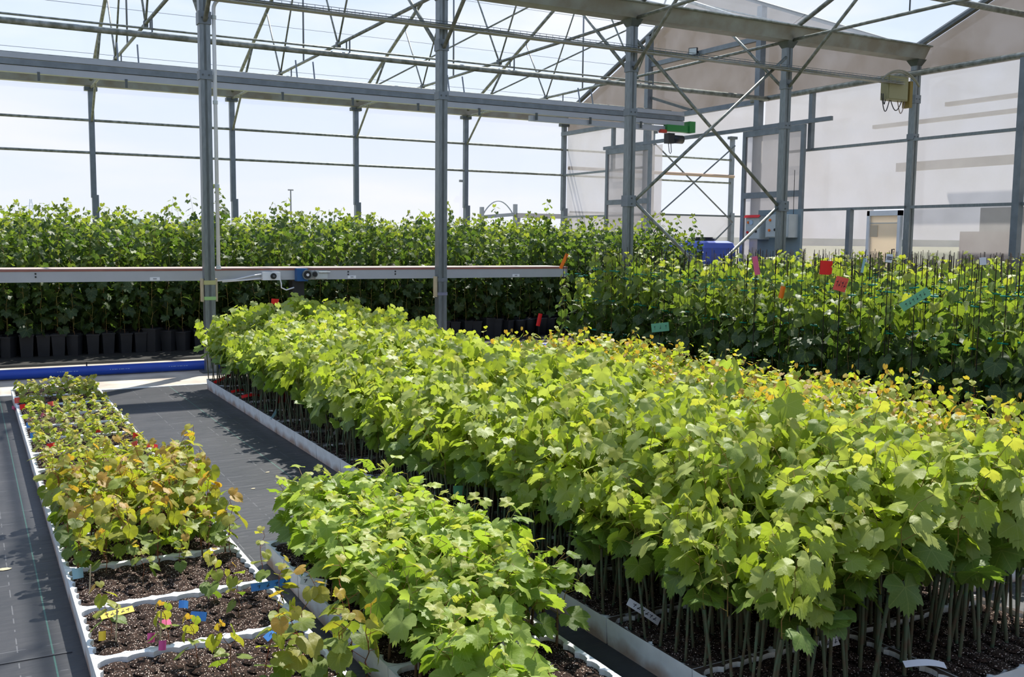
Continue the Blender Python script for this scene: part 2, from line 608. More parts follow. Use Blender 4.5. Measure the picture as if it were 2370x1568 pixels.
struct('shade_wall_rear', MB().b2((-9.2, -5.2, 0), (16.0, -5.0, 5.2)), mat('shade_wall_grey', (150, 148, 142), 0.8, 0, 0.1, 2), 'plain grey wall added behind the viewpoint to deepen the shade')  # unseen wall, added to hold back sky light from behind
struct('shade_wall_side', MB().b2((-9.2, -5.0, 0), (-9.0, 23.4, 4.8)), MATS['shade_wall_grey'], 'plain grey wall added outside the view to deepen the shade')  # another added wall out of view, blocks sky fill from the left
# gable wall of milky sheets; the gateway stays open
wall_gable = tag(bpy.data.objects.new('wall_gable', None), 'milky plastic gable wall with beige upper sheets', None, None, 'structure')
COL.objects.link(wall_gable)


def gsheet(y0, y1, z0, z1, m=POLY, x=GX + 0.11):
    MB().quad((x, y0, z0), (x, y1, z0), (x, y1, z1), (x, y0, z1)).build('panel', m, wall_gable)


yb = [YW, 22.2, 20.96, 19.5]
for a, b_ in zip(yb[:-1], yb[1:]):
    for z0, z1 in ((0, 1.1), (1.1, 2.24), (2.24, 3.38), (3.38, 4.5)):
        gsheet(b_, a, z0, z1)
for z0, z1 in ((0, 2.24), (2.24, 3.9)):
    gsheet(19.13, 19.5, z0, z1)
    gsheet(15.7, 15.94, z0, z1)
gsheet(15.96, 17.5, 3.93, 4.5)
gsheet(17.5, 19.1, 3.93, 4.5)
yr = [15.7, 14.25, 12.78, 12.02, YP, 10.9, 9.83, 8.3, 6.8, 5.2, 3.5, 2.0, YF]
for a, b_ in zip(yr[:-1], yr[1:]):
    for z0, z1 in ((0, 2.24), (2.24, 3.40), (3.40, 4.5)):
        if (a, z0) == (12.78, 0):
            continue
        gsheet(b_, a, z0, z1)
for span in ((YP, YW), (YF, YP)):
    mid = sum(span) / 2
    cuts = np.linspace(span[0], span[1], 9)
    for a, b_ in zip(cuts[:-1], cuts[1:]):
        za, zb = (4.97 + (mid - span[0] - abs(y - mid)) * PITCHR for y in (a, b_))
        x = GX + 0.11
        MB().quad((x, a, 4.5), (x, b_, 4.5), (x, b_, zb), (x, a, za)).build('panel', POLY_BEIGE, wall_gable)

# ---------------------------------------------------------------- steel frame
POST_WHERE = ['carrying the white conduit', 'behind the lime-green bed', 'at one end of the crossed braces', 'beside the wall cabinets', 'with the olive junction box']


def middle_post(i):
    x = PX[i]
    t = thing('steel_post', 'tall grey steel post in the middle row, ' + POST_WHERE[i], 'post', (x, YP, 0), 0, 'middle row of steel posts')
    w = 0.12
    MB().b2((-w / 2, -w / 2, 0), (w / 2, w / 2, ZG)).build('shaft', STEEL, t)
    MB().b2((-0.012, -w / 2 - 0.004, 0.05), (0.012, -w / 2 + 0.002, ZG - 0.1)).build('groove', STEEL_DARK, t)
    for z0, z1 in ((3.40, 3.50), (4.02, 4.16)):
        c_ = MB().b2((-w / 2 - 0.012, -w / 2 - 0.012, z0), (w / 2 + 0.012, w / 2 + 0.012, z1)).build('collar', STEEL_BLUE, t)
        for sx in (-0.035, 0.035):
            MB().disc((sx, -w / 2 - 0.014, (z0 + z1) / 2), 0.010, 'y', 8, 0.012).build('bolt', STEEL_DARK, c_)
    MB().b2((-0.11, -0.11, 0), (0.11, 0.11, 0.012)).build('base_plate', STEEL_DARK, t)
    MB().add([(-0.10, -0.13, ZG), (0.10, -0.13, ZG), (0.10, 0.13, ZG), (-0.10, 0.13, ZG), (-0.064, -0.064, ZG - 0.10), (0.064, -0.064, ZG - 0.10), (0.064, 0.064, ZG - 0.10), (-0.064, 0.064, ZG - 0.10)],
             [(0, 1, 2, 3), (7, 6, 5, 4), (0, 4, 5, 1), (1, 5, 6, 2), (2, 6, 7, 3), (3, 7, 4, 0)]).build('head', STEEL_DARK, t)
    return t


MIDDLE = [middle_post(i) for i in range(5)]

WALL_WHERE = ['leftmost of the back wall', 'just beyond the white-conduit post', 'between the two tall middle posts', 'next to the outdoor rack', 'at the gable corner']
for i, x in enumerate(PX + [17.495, 20.495]):
    lab = ('grey steel post of the clear back wall, ' + WALL_WHERE[i]) if i < 5 else ('grey steel post standing outside the open gateway, ' + ('crossed braces at its side' if i == 5 else 'farther along the rails'))
    t = thing('wall_post', lab, 'post', (x, YW, 0), 0, 'posts of the back wall')
    MB().b2((-0.055, -0.055, 2.42), (0.055, 0.055, 4.78)).build('shaft', STEEL_BLUE, t)
    MB().b2((-0.04, -0.10, 0), (0.09, 0.05, 2.48)).build('foot_sleeve', STEEL_BLUE, t)
    MB().b2((-0.13, -0.08, 4.70), (0.13, 0.08, 4.78)).build('bracket', STEEL_DARK, t)

for z, what in ((4.075, 'upper'), (3.385, 'lower')):
    tag(MB().tube([(-3.5, YW - 0.02, z), (20.5, YW - 0.02, z)], 0.030, 8).build('wall_rail', TUBE, smooth=True),
        what + ' round steel rail running along the clear back wall', 'rail', 'rails of the back wall')

# gutters: a trough along every post line
def gutter(y, zg, x0, x1, hw, label):
    prof = [(-hw, 0), (hw, 0), (hw * 1.8, 0.18), (hw * 2.05, 0.18), (hw * 2.05, 0.21), (hw * 1.7, 0.21), (hw * 0.85, 0.03),
            (-hw * 0.85, 0.03), (-hw * 1.7, 0.21), (-hw * 2.05, 0.21), (-hw * 2.05, 0.18), (-hw * 1.8, 0.18)]
    t = thing('gutter', label, 'gutter', (x0, y, zg), 0, 'roof gutters')
    MB().extrude_x(prof, 0, x1 - x0).build('trough', GUTTER, t)
    for s in (-1, 1):
        MB().tube([(0, s * hw * 2.1, 0.195), (x1 - x0, s * hw * 2.1, 0.195)], 0.016, 6).build('lip', TUBE, t)
    return t


gutter(YP, ZG, -3.5, GX + 0.05, 0.13, 'wide grey steel gutter over the middle row of posts')
gutter(YW, 4.80, -3.5, GX + 0.05, 0.085, 'grey steel gutter on top of the clear back wall')

# trusses, one per post line and span
def truss(x, ya, yb_, label, group, full=True):
    mid = (ya + yb_) / 2
    t = thing('roof_truss', label, 'truss', (x, mid, 0), 0, group)
    h = (yb_ - ya) / 2
    zt = 4.765
    raf = lambda d: RIDGE - 0.05 - d * PITCHR
    for s in (-1, 1):
        MB().tube([(0, s * (h - 0.12), raf(h - 0.12) - 0.02), (0, s * 0.02, raf(0.02))], 0.036, 8).build('rafter', TUBE, t, True)
        MB().tube([(0, s * 1.70, zt), (0, s * 2.65, raf(2.65))], 0.017, 6).build('web', TUBE, t, True)
        MB().tube([(0, s * 1.70, zt), (0, s * 0.06, raf(0.06) - 0.02)], 0.017, 6).build('web', TUBE, t, True)
        MB().tube([(0, s * (h - 0.08), 4.06), (0, s * (h - 2.05), raf(h - 2.05))], 0.026, 8).build('knee_brace', TUBE, t, True)
        MB().b2((-0.03, s * 1.70 - 0.05, zt - 0.05), (0.03, s * 1.70 + 0.05, zt + 0.04)).build('gusset', STEEL_DARK, t)
    MB().tube([(0, -(h - 0.1), zt), (0, h - 0.1, zt)], 0.026, 8).build('tie', TUBE, t, True)
    MB().tube([(0, 0.2, zt), (0, 0.2, raf(0.2))], 0.016, 6).build('king_rod', STEEL_BLUE, t, True)
    return t


TW = ['by the white-conduit post', 'by the post behind the lime-green bed', 'by the post with crossed braces', 'by the cabinets post']
for i in range(4):
    truss(PX[i], YP, YW, 'steel tube roof truss of the far span ' + TW[i], 'trusses of the far span')
for i in (0, 1, 2, 3):
    truss(PX[i], YF, YP, 'steel tube roof truss of the near span ' + TW[i], 'trusses of the near span')
# far roof: steel purlins and thin wires under the film
for k, (d, wl_) in enumerate(((1.0, 'lowest'), (2.6, 'middle'), (4.2, 'highest'))):
    y = YW - d
    z = 4.93 + d * PITCHR
    tag(MB().tube([(-3.5, y, z), (GX, y, z)], 0.005, 5).build('roof_wire', STEEL_BLUE), wl_ + ' thin tension wire under the film of the far roof slope', 'wire', 'wires under the far roof slope')
for k, (y, what) in enumerate((((YP + YW) / 2, 'far'), ((YF + YP) / 2, 'near'))):
    tag(MB().tube([(-3.5, y, RIDGE - 0.03), (GX, y, RIDGE - 0.03)], 0.03, 8).build('ridge_tube', TUBE, smooth=True), 'round ridge tube at the top of the %s roof span' % what, 'tube')
# diagonal wind braces in the far roof near the gable
for sgn, (y0, y1) in enumerate(((22.8, 17.9), (17.9, 12.6))):
    z = lambda y: RIDGE - 0.1 - abs(y - (YP + YW) / 2) * PITCHR
    tag(MB().tube([(PX[2], y0, z(y0)), (PX[3], y1, z(y1))], 0.018, 6).build('wind_brace', TUBE), 'thin diagonal brace tube under the %s slope of the far roof' % ('outer' if sgn == 0 else 'inner'), 'brace')
    tag(MB().tube([(PX[3], y0, z(y0)), (GX, y1, z(y1))], 0.018, 6).build('wind_brace', TUBE), 'thin diagonal brace tube beside the gable under the %s slope' % ('outer' if sgn == 0 else 'inner'), 'brace')

# long tubes across the bays
def long_tube(y, z, r, x0, x1, label, rods=True):
    t = thing('drive_tube', label, 'tube', (x0, y, z))
    MB().tube([(0, 0, 0), (x1 - x0, 0, 0)], r, 10).build('shaft', TUBE, t, True)
    for x in PX[:-1]:
        if x0 < x < x1 and rods:
            MB().tube([(x - x0, 0, 0), (x - x0, 0, 4.765 - z)], 0.012, 6).build('hanger', STEEL_DARK, t)
    return t


long_tube(15.4, 4.50, 0.045, -3.5, GX - 0.1, 'thick round steel tube hung below the trusses of the far span')
long_tube(15.55, 4.62, 0.016, -3.5, 12.2, 'thin steel tube just above the thick hung tube')
long_tube(18.63, 4.60, 0.020, -3.5, GX - 0.05, 'thin steel tube crossing the far span near the hoist rail')
long_tube(9.6, 5.03, 0.045, 9.6, GX - 0.1, 'thick round steel tube under the near roof span')

# hoist rail under the ridge of the far span
t = thing('hoist_rail', 'long grey hoist rail with grooves hanging under the far ridge', 'rail', (-3.5, 17.65, 4.14))
for k, (z0, z1, y0) in enumerate(((0.0, 0.10, 0.06), (0.11, 0.20, 0.075), (0.215, 0.30, 0.06))):
    MB().b2((0, -y0, z0), (17.5, y0, z1)).build('rail_profile', ALU if k != 1 else STEEL_BLUE, t)
for k in range(14):
    MB().b2((0.7 + k * 1.3, -0.10, -0.12), (0.74 + k * 1.3, -0.07, 0.02)).build('hook', STEEL_DARK, t)
for x in PX[:-1]:
    for dx in (-0.18, 0.14):
        MB().tube([(x + 3.5 + dx, 0, 0.28), (x + 3.5 + dx, 0.1, 4.765 - 4.14)], 0.014, 6).build('hanger', STEEL_BLUE, t)
MB().b2((13.6, -0.04, -0.14), (17.45, 0.04, -0.03)).build('end_beam', ALU, t)
t = thing('chain_hoist', 'black electric hoist with green carrier under the rail end', 'hoist', (13.75, 17.6, 3.9))
GREENP = mat('hoist_green', (40, 128, 58), 0.4)
MB().b2((-0.25, -0.07, 0.10), (0.42, 0.07, 0.24)).build('carrier', GREENP, t)
MB().b2((0.34, -0.10, 0.10), (0.50, 0.10, 0.34)).build('end_stop', GREENP, t)
MB().tube([(-0.06, 0, -0.06), (0.22, 0, -0.06)], 0.09, 14).build('motor', DARK, t, True)
MB().b2((-0.22, -0.08, -0.16), (-0.05, 0.08, 0.06)).build('gearbox', DARK, t)
MB().b2((-0.40, -0.05, 0.06), (-0.24, 0.05, 0.13)).build('trolley_bumper', mat('bumper_red', (186, 60, 40), 0.5), t)
MB().tube([(-0.16, 0, -0.15), (-0.13, 0, -0.34), (-0.10, 0, -0.38), (-0.07, 0, -0.34), (-0.09, 0, -0.15)], 0.008, 6).build('chain', DARK, t)

# crossed braces between two middle posts
for (xa, za, xb, zb, what) in ((8.57, 2.2, 11.41, 4.5, 'rising toward the cabinets post'), (11.42, 2.2, 8.57, 4.5, 'falling toward the cabinets post')):
    tag(MB().tube([(xa, YP - (0.07 if xa < xb else -0.02), za), (xb, YP - (0.07 if xa < xb else -0.02), zb)], 0.026, 8).build('cross_brace', TUBE, smooth=True), 'upper crossed steel brace between two middle posts, ' + what, 'brace', 'crossed braces')
for (xa, za, xb, zb, what) in ((8.57, 2.16, 11.35, 0.0, 'falling toward the cabinets post'), (11.42, 2.16, 8.65, 0.0, 'rising toward the cabinets post')):
    tag(MB().tube([(xa, YP - (0.07 if xa < xb else -0.02), za), (xb, YP - (0.07 if xa < xb else -0.02), zb)], 0.026, 8).build('cross_brace', TUBE, smooth=True), 'lower crossed steel brace between two middle posts, ' + what, 'brace', 'crossed braces')
for p in MIDDLE[2:4]:
    c_ = MB().b2((-0.075, -0.085, 2.10), (0.075, 0.075, 2.26)).build('brace_clamp', STEEL_BLUE, p)
    for z in (2.14, 2.22):
        MB().disc((0, -0.088, z), 0.012, 'y', 8, 0.012).build('bolt', STEEL_DARK, c_)

# gable posts and rails
def gable_bar(lo, hi, label, name='gable_post', cat='post', m=STEEL_BLUE, group='posts and rails of the gable wall'):
    return tag(MB().b2(lo, hi).build(name, m), label, cat, group)


top = lambda y: RIDGE - 0.06 - abs(y - (YP + YW) / 2) * PITCHR
gable_bar((GX - 0.14, 19.43, 0), (GX, 19.57, top(19.5)), 'tall grey post rising to the gable roof beside the open gateway')
gable_bar((GX - 0.14, 15.63, 0), (GX, 15.77, top(15.7)), 'tall grey post rising to the gable roof by the cabinets')
gable_bar((GX - 0.09, 20.92, 3.4), (GX, 21.0, 4.5), 'short grey post above the slid gateway leaf near the corner')
gable_bar((GX - 0.09, 14.20, 3.4), (GX, 14.29, 4.5), 'short grey post above the slid gateway leaf by the cabinets')
gable_bar((GX - 0.10, 13.14, 0), (GX, 13.23, 2.24), 'short grey post beside the cream door')
gable_bar((GX - 0.12, 9.77, 0), (GX, 9.89, 4.5), 'grey gable post at the picture edge beyond the cream door')
gable_bar((GX - 0.10, 15.7, 4.44), (GX, YW, 4.54), 'flat grey beam across the gable at eaves height', 'gable_beam', 'beam')
tag(MB().tube([(GX - 0.09, 15.9, 4.52), (GX - 0.09, YF, 4.52)], 0.05, 10).build('gable_tube', TUBE, smooth=True), 'thick round tube across the gable past the junction box', 'tube')
for z, y0, y1, what in ((3.40, 14.9, YP, 'over the slid leaf to the middle post'), (3.40, YP, YF, 'upper, past the cream door'), (2.24, 14.4, YP, 'just over the cream door'), (2.24, YP, YF, 'lower, past the cream door'),
                        (3.38, YW, 19.5, 'upper, in the far corner'), (2.24, YW, 19.5, 'lower, in the far corner')):
    tag(MB().b2((GX - 0.06, min(y0, y1), z - 0.025), (GX, max(y0, y1), z + 0.025)).build('gable_rail', STEEL), 'thin steel rail across the gable sheets, ' + what, 'rail', 'posts and rails of the gable wall')
gable_bar((GX - 0.08, 15.77, 5.72), (GX, 19.43, 5.82), 'grey collar beam high on the beige gable sheets', 'collar_beam', 'beam')
for s, (y0, y1) in enumerate(((YW - 0.05, (YP + YW) / 2), (YP + 0.05, (YP + YW) / 2))):
    z0, z1 = (RIDGE - 0.03 - abs(y - (YP + YW) / 2) * PITCHR for y in (y0, y1))
    tag(MB().bar((GX - 0.05, y0, z0 + 0.03), (GX - 0.05, y1, z1 + 0.03), 0.10, 0.07).build('gable_rafter', STEEL_DARK), 'dark sloping edge beam of the gable, %s side' % ('far' if s == 0 else 'middle post'), 'beam')
z0, z1 = 4.97, RIDGE
tag(MB().bar((GX - 0.05, YP - 0.05, 4.98), (GX - 0.05, (YF + YP) / 2, RIDGE), 0.10, 0.08).build('gable_rafter', STEEL_DARK), 'dark sloping edge beam of the near gable above the junction box', 'beam')
tag(MB().bar((GX - 0.04, 19.4, 5.0), (GX - 0.04, 17.9, 4.55), 0.06, 0.06).build('gable_strut', STEEL_DARK), 'short diagonal strut on the beige gable sheets', 'strut')

# sliding gateway leaves and their track
gable_bar((GX - 0.16, 13.65, 3.90), (GX - 0.10, 21.25, 3.98), 'long grey track of the sliding gateway', 'gate_track', 'track')
for (y0, y1, lab) in ((19.13, 21.0, 'slid-open milky gateway leaf on the far side of the opening'), (14.22, 15.95, 'slid-open milky gateway leaf behind the wall cabinets')):
    t = thing('gate_leaf', lab, 'gate', (GX - 0.22, y0, 0), 0, 'sliding gateway leaves')
    L = y1 - y0
    for ya in (0.0, L - 0.09):
        MB().b2((-0.03, ya, 0.05), (0.03, ya + 0.09, 3.88)).build('stile', STEEL_BLUE, t)
    for z in (0.05, 2.50, 3.76):
        MB().b2((-0.028, 0.09, z), (0.028, L - 0.09, z + 0.12)).build('crossbar', STEEL_BLUE, t)
    for z0, z1 in ((0.17, 2.5), (2.62, 3.76)):
        MB().quad((0, 0.09, z0), (0, L - 0.09, z0), (0, L - 0.09, z1), (0, 0.09, z1)).build('sheet', POLY, t)

# cream door in the gable
CREAM = mat('cream_paint', (238, 226, 204), 0.6, 0, 0.05, 3)
door = tag(bpy.data.objects.new('door_1', None), 'cream door in a grey frame in the gable wall', None, None, 'structure')
COL.objects.link(door)
MB().b2((GX - 0.02, 12.10, 0.02), (GX + 0.0, 12.72, 2.10)).build('leaf_panel', CREAM_SHEET, door)
for y in (12.04, 12.72):
    MB().b2((GX - 0.06, y, 0), (GX + 0.02, y + 0.06, 2.19)).build('door_frame', WHITE_PVC, door)
MB().b2((GX - 0.06, 12.04, 2.10), (GX + 0.02, 12.78, 2.19)).build('door_frame', WHITE_PVC, door)
MB().b2((GX - 0.03, 12.10, 1.96), (GX - 0.015, 12.72, 1.975)).build('groove', BOX_GREY, door)
MB().b2((GX - 0.03, 12.55, 1.72), (GX - 0.012, 12.72, 1.93)).build('notice', mat('notice_tan', (206, 190, 164), 0.7), door)
MB().tube([(GX - 0.03, 12.16, 1.33), (GX - 0.09, 12.16, 1.33), (GX - 0.09, 12.16, 1.50), (GX - 0.03, 12.16, 1.50)], 0.012, 8).build('handle', DARK, door)

# frame seen outside the gateway: crossed braces, rails and a low milky wall
for (a, b_, what) in (((17.5, 4.4), (20.5, 2.2), 'falling'), ((20.5, 4.5), (17.5, 2.25), 'rising')):
    tag(MB().tube([(a[0], YW - 0.12, a[1]), (b_[0], YW - 0.12, b_[1])], 0.022, 6).build('cross_brace', STEEL_DARK), 'thin %s brace seen through the open gateway' % what, 'brace', 'braces outside the gateway')
tag(MB().tube([(20.45, YW - 0.12, 2.15), (18.9, YW - 0.12, 0.9)], 0.022, 6).build('cross_brace', STEEL_DARK), 'thin lower brace behind the blue tanks in the gateway', 'brace', 'braces outside the gateway')
tag(MB().b2((14.7, YW - 0.06, 2.36), (21.5, YW - 0.01, 2.41)).build('outer_rail', STEEL_DARK), 'thin dark rail on the low wall seen through the gateway', 'rail')
tag(MB().tube([(14.6, YW - 0.1, 3.58), (20.5, YW - 0.1, 3.58)], 0.05, 8).build('outer_rail', mat('rusty_tube', (168, 146, 128), 0.6), smooth=True), 'brownish round rail seen through the open gateway', 'rail')
low = tag(bpy.data.objects.new('wall_outer', None), 'low milky wall seen through the open gateway', None, None, 'structure')
COL.objects.link(low)
for x0, x1 in ((14.6, 17.45), (17.55, 20.45), (20.55, 23.0)):
    MB().quad((x0, YW + 0.02, 0), (x1, YW + 0.02, 0), (x1, YW + 0.02, 2.36), (x0, YW + 0.02, 2.36)).build('panel', POLY, low)
# dull red and grey shapes behind the milky gable sheets
tag(MB().b2((17.0, 11.2, 0), (17.9, 12.75, 1.85)).build('storage_shed', mat('brick_red', (96, 30, 30), 0.8)), 'dull red shed blurred behind the milky gable sheets', 'shed')
tag(MB().b2((18.2, 11.0, 0), (20.0, 13.2, 2.35)).build('grey_container', mat('container_grey', (84, 84, 88), 0.8)), 'grey block blurred behind the milky gable sheets', 'container')

for z, y0, y1, what in ((4.05, 3.0, 12.0, 'topmost'), (3.80, 3.0, 13.6, 'second from the top'), (2.95, 3.0, 13.0, 'lowest, broad')):
    tag(MB().b2((15.4, y0, z), (15.5, y1, z + (0.16 if z < 3 else 0.07))).build('streak_bar', mat('outer_grey', (176, 172, 172), 0.8)), 'grey bar added for a shadow streak on the gable sheets, ' + what, 'beam', 'bars added for streaks on the gable sheets')  # bars added to draw the shadow and reflection streaks of the sheets

# ---------------------------------------------------------------- trays
TH = 0.11


def tray_meshes(sx, sy, nx, ny, foam=None):
    """white polystyrene tray: scalloped rim, outer walls, soil with round plugs"""
    rim = 0.028
    cx, cy = (sx - 2 * rim) / nx, (sy - 2 * rim) / ny
    inner, outer = [], []

    def side(p0, d, nrm, n, step):
        for k in range(n):
            for q, dep in ((0.0, 0.0), (0.18, 0.55), (0.5, 0.75), (0.82, 0.55)):
                a = (k + q) * step
                b_ = dep * 0.022
                inner.append((p0[0] + d[0] * a - nrm[0] * b_, p0[1] + d[1] * a - nrm[1] * b_))
                f = (k + q) / n
                ox = p0[0] + d[0] * a
                oy = p0[1] + d[1] * a
                if d[0]:
                    outer.append(((f - 0.5) * sx * d[0], -nrm[1] * sy / 2))
                else:
                    outer.append((-nrm[0] * sx / 2, (f - 0.5) * sy * d[1]))
    ix, iy = sx / 2 - rim, sy / 2 - rim
    side((-ix, -iy), (1, 0), (0, 1), nx, cx)
    side((ix, -iy), (0, 1), (-1, 0), ny, cy)
    side((ix, iy), (-1, 0), (0, -1), nx, cx)
    side((-ix, iy), (0, -1), (1, 0), ny, cy)
    n = len(inner)
    mb = MB()
    v = [(x, y, TH) for x, y in outer] + [(x, y, TH - 0.004) for x, y in inner] + [(x * 0.985, y * 0.985, 0.0) for x, y in outer] + [(x, y, 0.06) for x, y in inner]
    f = []
    for k in range(n):
        j = (k + 1) % n
        f += [(k, j, n + j, n + k), (2 * n + k, 2 * n + j, j, k), (n + k, n + j, 3 * n + j, 3 * n + k)]
    mb.add(v, f)
    body = mb.mesh('tray_body', foam or STYRO)
    bare = MB().quad((-sx / 2 + 0.012, -sy / 2 + 0.012, 0.086), (sx / 2 - 0.012, -sy / 2 + 0.012, 0.086), (sx / 2 - 0.012, sy / 2 - 0.012, 0.086), (-sx / 2 + 0.012, sy / 2 - 0.012, 0.086))
    bare_me = bare.mesh('soil_bed', SOIL)

    def plug(mb_, x, y, r):
        vs_ = [(x, y, 0.101)] + [(x + math.cos(a) * r * 0.72, y + math.sin(a) * r * 0.72, 0.100) for a in np.linspace(0, 2 * math.pi, 12, endpoint=False)] + \
              [(x + math.cos(a) * r, y + math.sin(a) * r, 0.091) for a in np.linspace(0, 2 * math.pi, 12, endpoint=False)]
        fs_ = [(0, 1 + k, 1 + (k + 1) % 12) for k in range(12)] + [(1 + k, 13 + k, 13 + (k + 1) % 12, 1 + (k + 1) % 12) for k in range(12)]
        mb_.add(vs_, fs_)
    spots = [(-ix + (i + 0.5) * cx, -iy + (j + 0.5) * cy) for j in range(ny) for i in range(nx)]
    r = min(cx, cy) * 0.52
    full = MB().add(bare.v, bare.f)
    for x, y in spots:
        plug(full, x, y, r)
    one = MB()
    plug(one, 0, 0, r)
    return body, bare_me, full.mesh('soil', SOIL), one.mesh('soil_plug', SOIL, True), spots


def lay_tray(meshes, x, y, label, group, plugs=False):
    body, bare_me, full, one, spots = meshes
    t = thing('plant_tray', label, 'tray', (x, y, 0), 0, group)
    linkobj('tray_body', body, t)
    if plugs:
        linkobj('soil_bed', bare_me, t)
        for (a, b_) in spots:
            linkobj('soil_plug', one, t, (a, b_, random.uniform(-0.004, 0.003)))
    else:
        tag(linkobj('soil', full, t), kind='stuff')
    return t


random.seed(5)
NB1, NB3 = 14, 16
ord_ = ['second', 'third', 'fourth', 'fifth', 'sixth', 'seventh', 'eighth', 'ninth', 'tenth', 'eleventh', 'twelfth', 'thirteenth', 'fourteenth', 'fifteenth', 'sixteenth', 'seventeenth', 'eighteenth']
STYRO_DIRTY = STYRO.copy()
STYRO_DIRTY.name = 'soiled_polystyrene'


def add_soil_crumbs(m):
    n, l = m.node_tree.nodes, m.node_tree.links
    b = n['Principled BSDF']
    old = b.inputs['Base Color'].links[0].from_socket
    geo = n.new('ShaderNodeNewGeometry')
    sp = n.new('ShaderNodeSeparateXYZ')
    l.new(geo.outputs['Normal'], sp.inputs[0])
    nz = n.new('ShaderNodeTexNoise')
    nz.inputs['Scale'].default_value = 16
    nz.inputs['Detail'].default_value = 8
    l.new(geo.outputs['Position'], nz.inputs['Vector'])
    mr = n.new('ShaderNodeMapRange')
    mr.inputs['From Min'].default_value = 0.34
    mr.inputs['From Max'].default_value = 0.47
    l.new(nz.outputs['Fac'], mr.inputs['Value'])
    ab = n.new('ShaderNodeMath')
    ab.operation = 'ABSOLUTE'
    l.new(sp.outputs['Z'], ab.inputs[0])
    gt = n.new('ShaderNodeMath')
    gt.operation = 'GREATER_THAN'
    gt.inputs[1].default_value = 0.5
    l.new(ab.outputs[0], gt.inputs[0])
    mu = n.new('ShaderNodeMath')
    mu.operation = 'MULTIPLY'
    l.new(mr.outputs[0], mu.inputs[0])
    l.new(gt.outputs[0], mu.inputs[1])
    mx = n.new('ShaderNodeMix')
    mx.data_type = 'RGBA'
    l.new(mu.outputs[0], mx.inputs['Factor'])
    l.new(old, mx.inputs['A'])
    mx.inputs['B'].default_value = (*lin((62, 50, 42)), 1)
    l.new(mx.outputs['Result'], b.inputs['Base Color'])


add_soil_crumbs(STYRO_DIRTY)
T1 = tray_meshes(0.765, 0.535, 8, 6)
T2 = tray_meshes(0.68, 0.535, 7, 6)
T3 = tray_meshes(0.775, 0.528, 8, 6, STYRO_DIRTY)
for k in range(NB1):
    y = 10.66 - 0.27 - k * 0.539
    n_ = NB1 - 1 - k
    lab = 'white polystyrene tray in the seedling row by the floor edge, ' + ('nearest the camera' if n_ == 0 else 'farthest, at the concrete strip' if k == 0 else ord_[n_ - 1] + ' from the camera')
    lay_tray(T1, 0.715, y, lab, 'trays of the seedling row', n_ < 4)
for k in range(5):
    y = 2.30 + 0.27 + k * 0.539 - 0.27
    lab = 'white polystyrene tray of the short leafy row, ' + ('nearest, half empty' if k == 0 else ord_[k - 1] + ' from the camera')
    lay_tray(T2, 1.575, y, lab, 'trays of the short leafy row', k < 2)
for c in range(2):
    for k in range(NB3):
        y = 2.07 + 0.264 + k * 0.5315
        lab = 'white polystyrene tray of the tall lime-green bed, %s column, ' % ('outer' if c == 0 else 'inner') + ('nearest' if k == 0 else ord_[k - 1] + ' from the camera')
        lay_tray(T3, 2.17 + 0.3875 + c * 0.78, y, lab, 'trays of the tall lime-green bed', c == 0 and k < 1)
for c in range(2):
    for k in range(10):
        lab = 'white polystyrene tray under the orange-tipped vines, %s column, ' % ('outer' if c == 0 else 'inner') + ('nearest' if k == 0 else ord_[k - 1] + ' from the camera')
        lay_tray(T3, 4.02 + 0.3875 + c * 0.78, 3.1 + k * 0.5315, lab, 'trays under the orange-tipped vines')

# ---------------------------------------------------------------- leaves
GRAPE = [(0, .72), (5, .62), (10, .65), (15, .56), (20, .57), (26, .48), (31, .52), (37, .53), (43, .61), (49, .66), (55, .57), (61, .58), (67, .50), (74, .47), (81, .50), (88, .49), (95, .55), (102, .57), (110, .50), (119, .51), (129, .46), (142, .46), (157, .38), (170, .16)]
HEART = [(0, .74), (8, .61), (16, .61), (24, .54), (33, .55), (43, .56), (53, .52), (64, .53), (76, .48), (88, .50), (101, .47), (115, .47), (131, .44), (148, .41), (163, .31), (174, .13)]
GRAPE_LO = [(0, .72), (26, .50), (49, .65), (76, .47), (101, .57), (142, .46), (170, .16)]
HEART_LO = [(0, .74), (30, .53), (58, .53), (96, .49), (140, .44), (172, .14)]


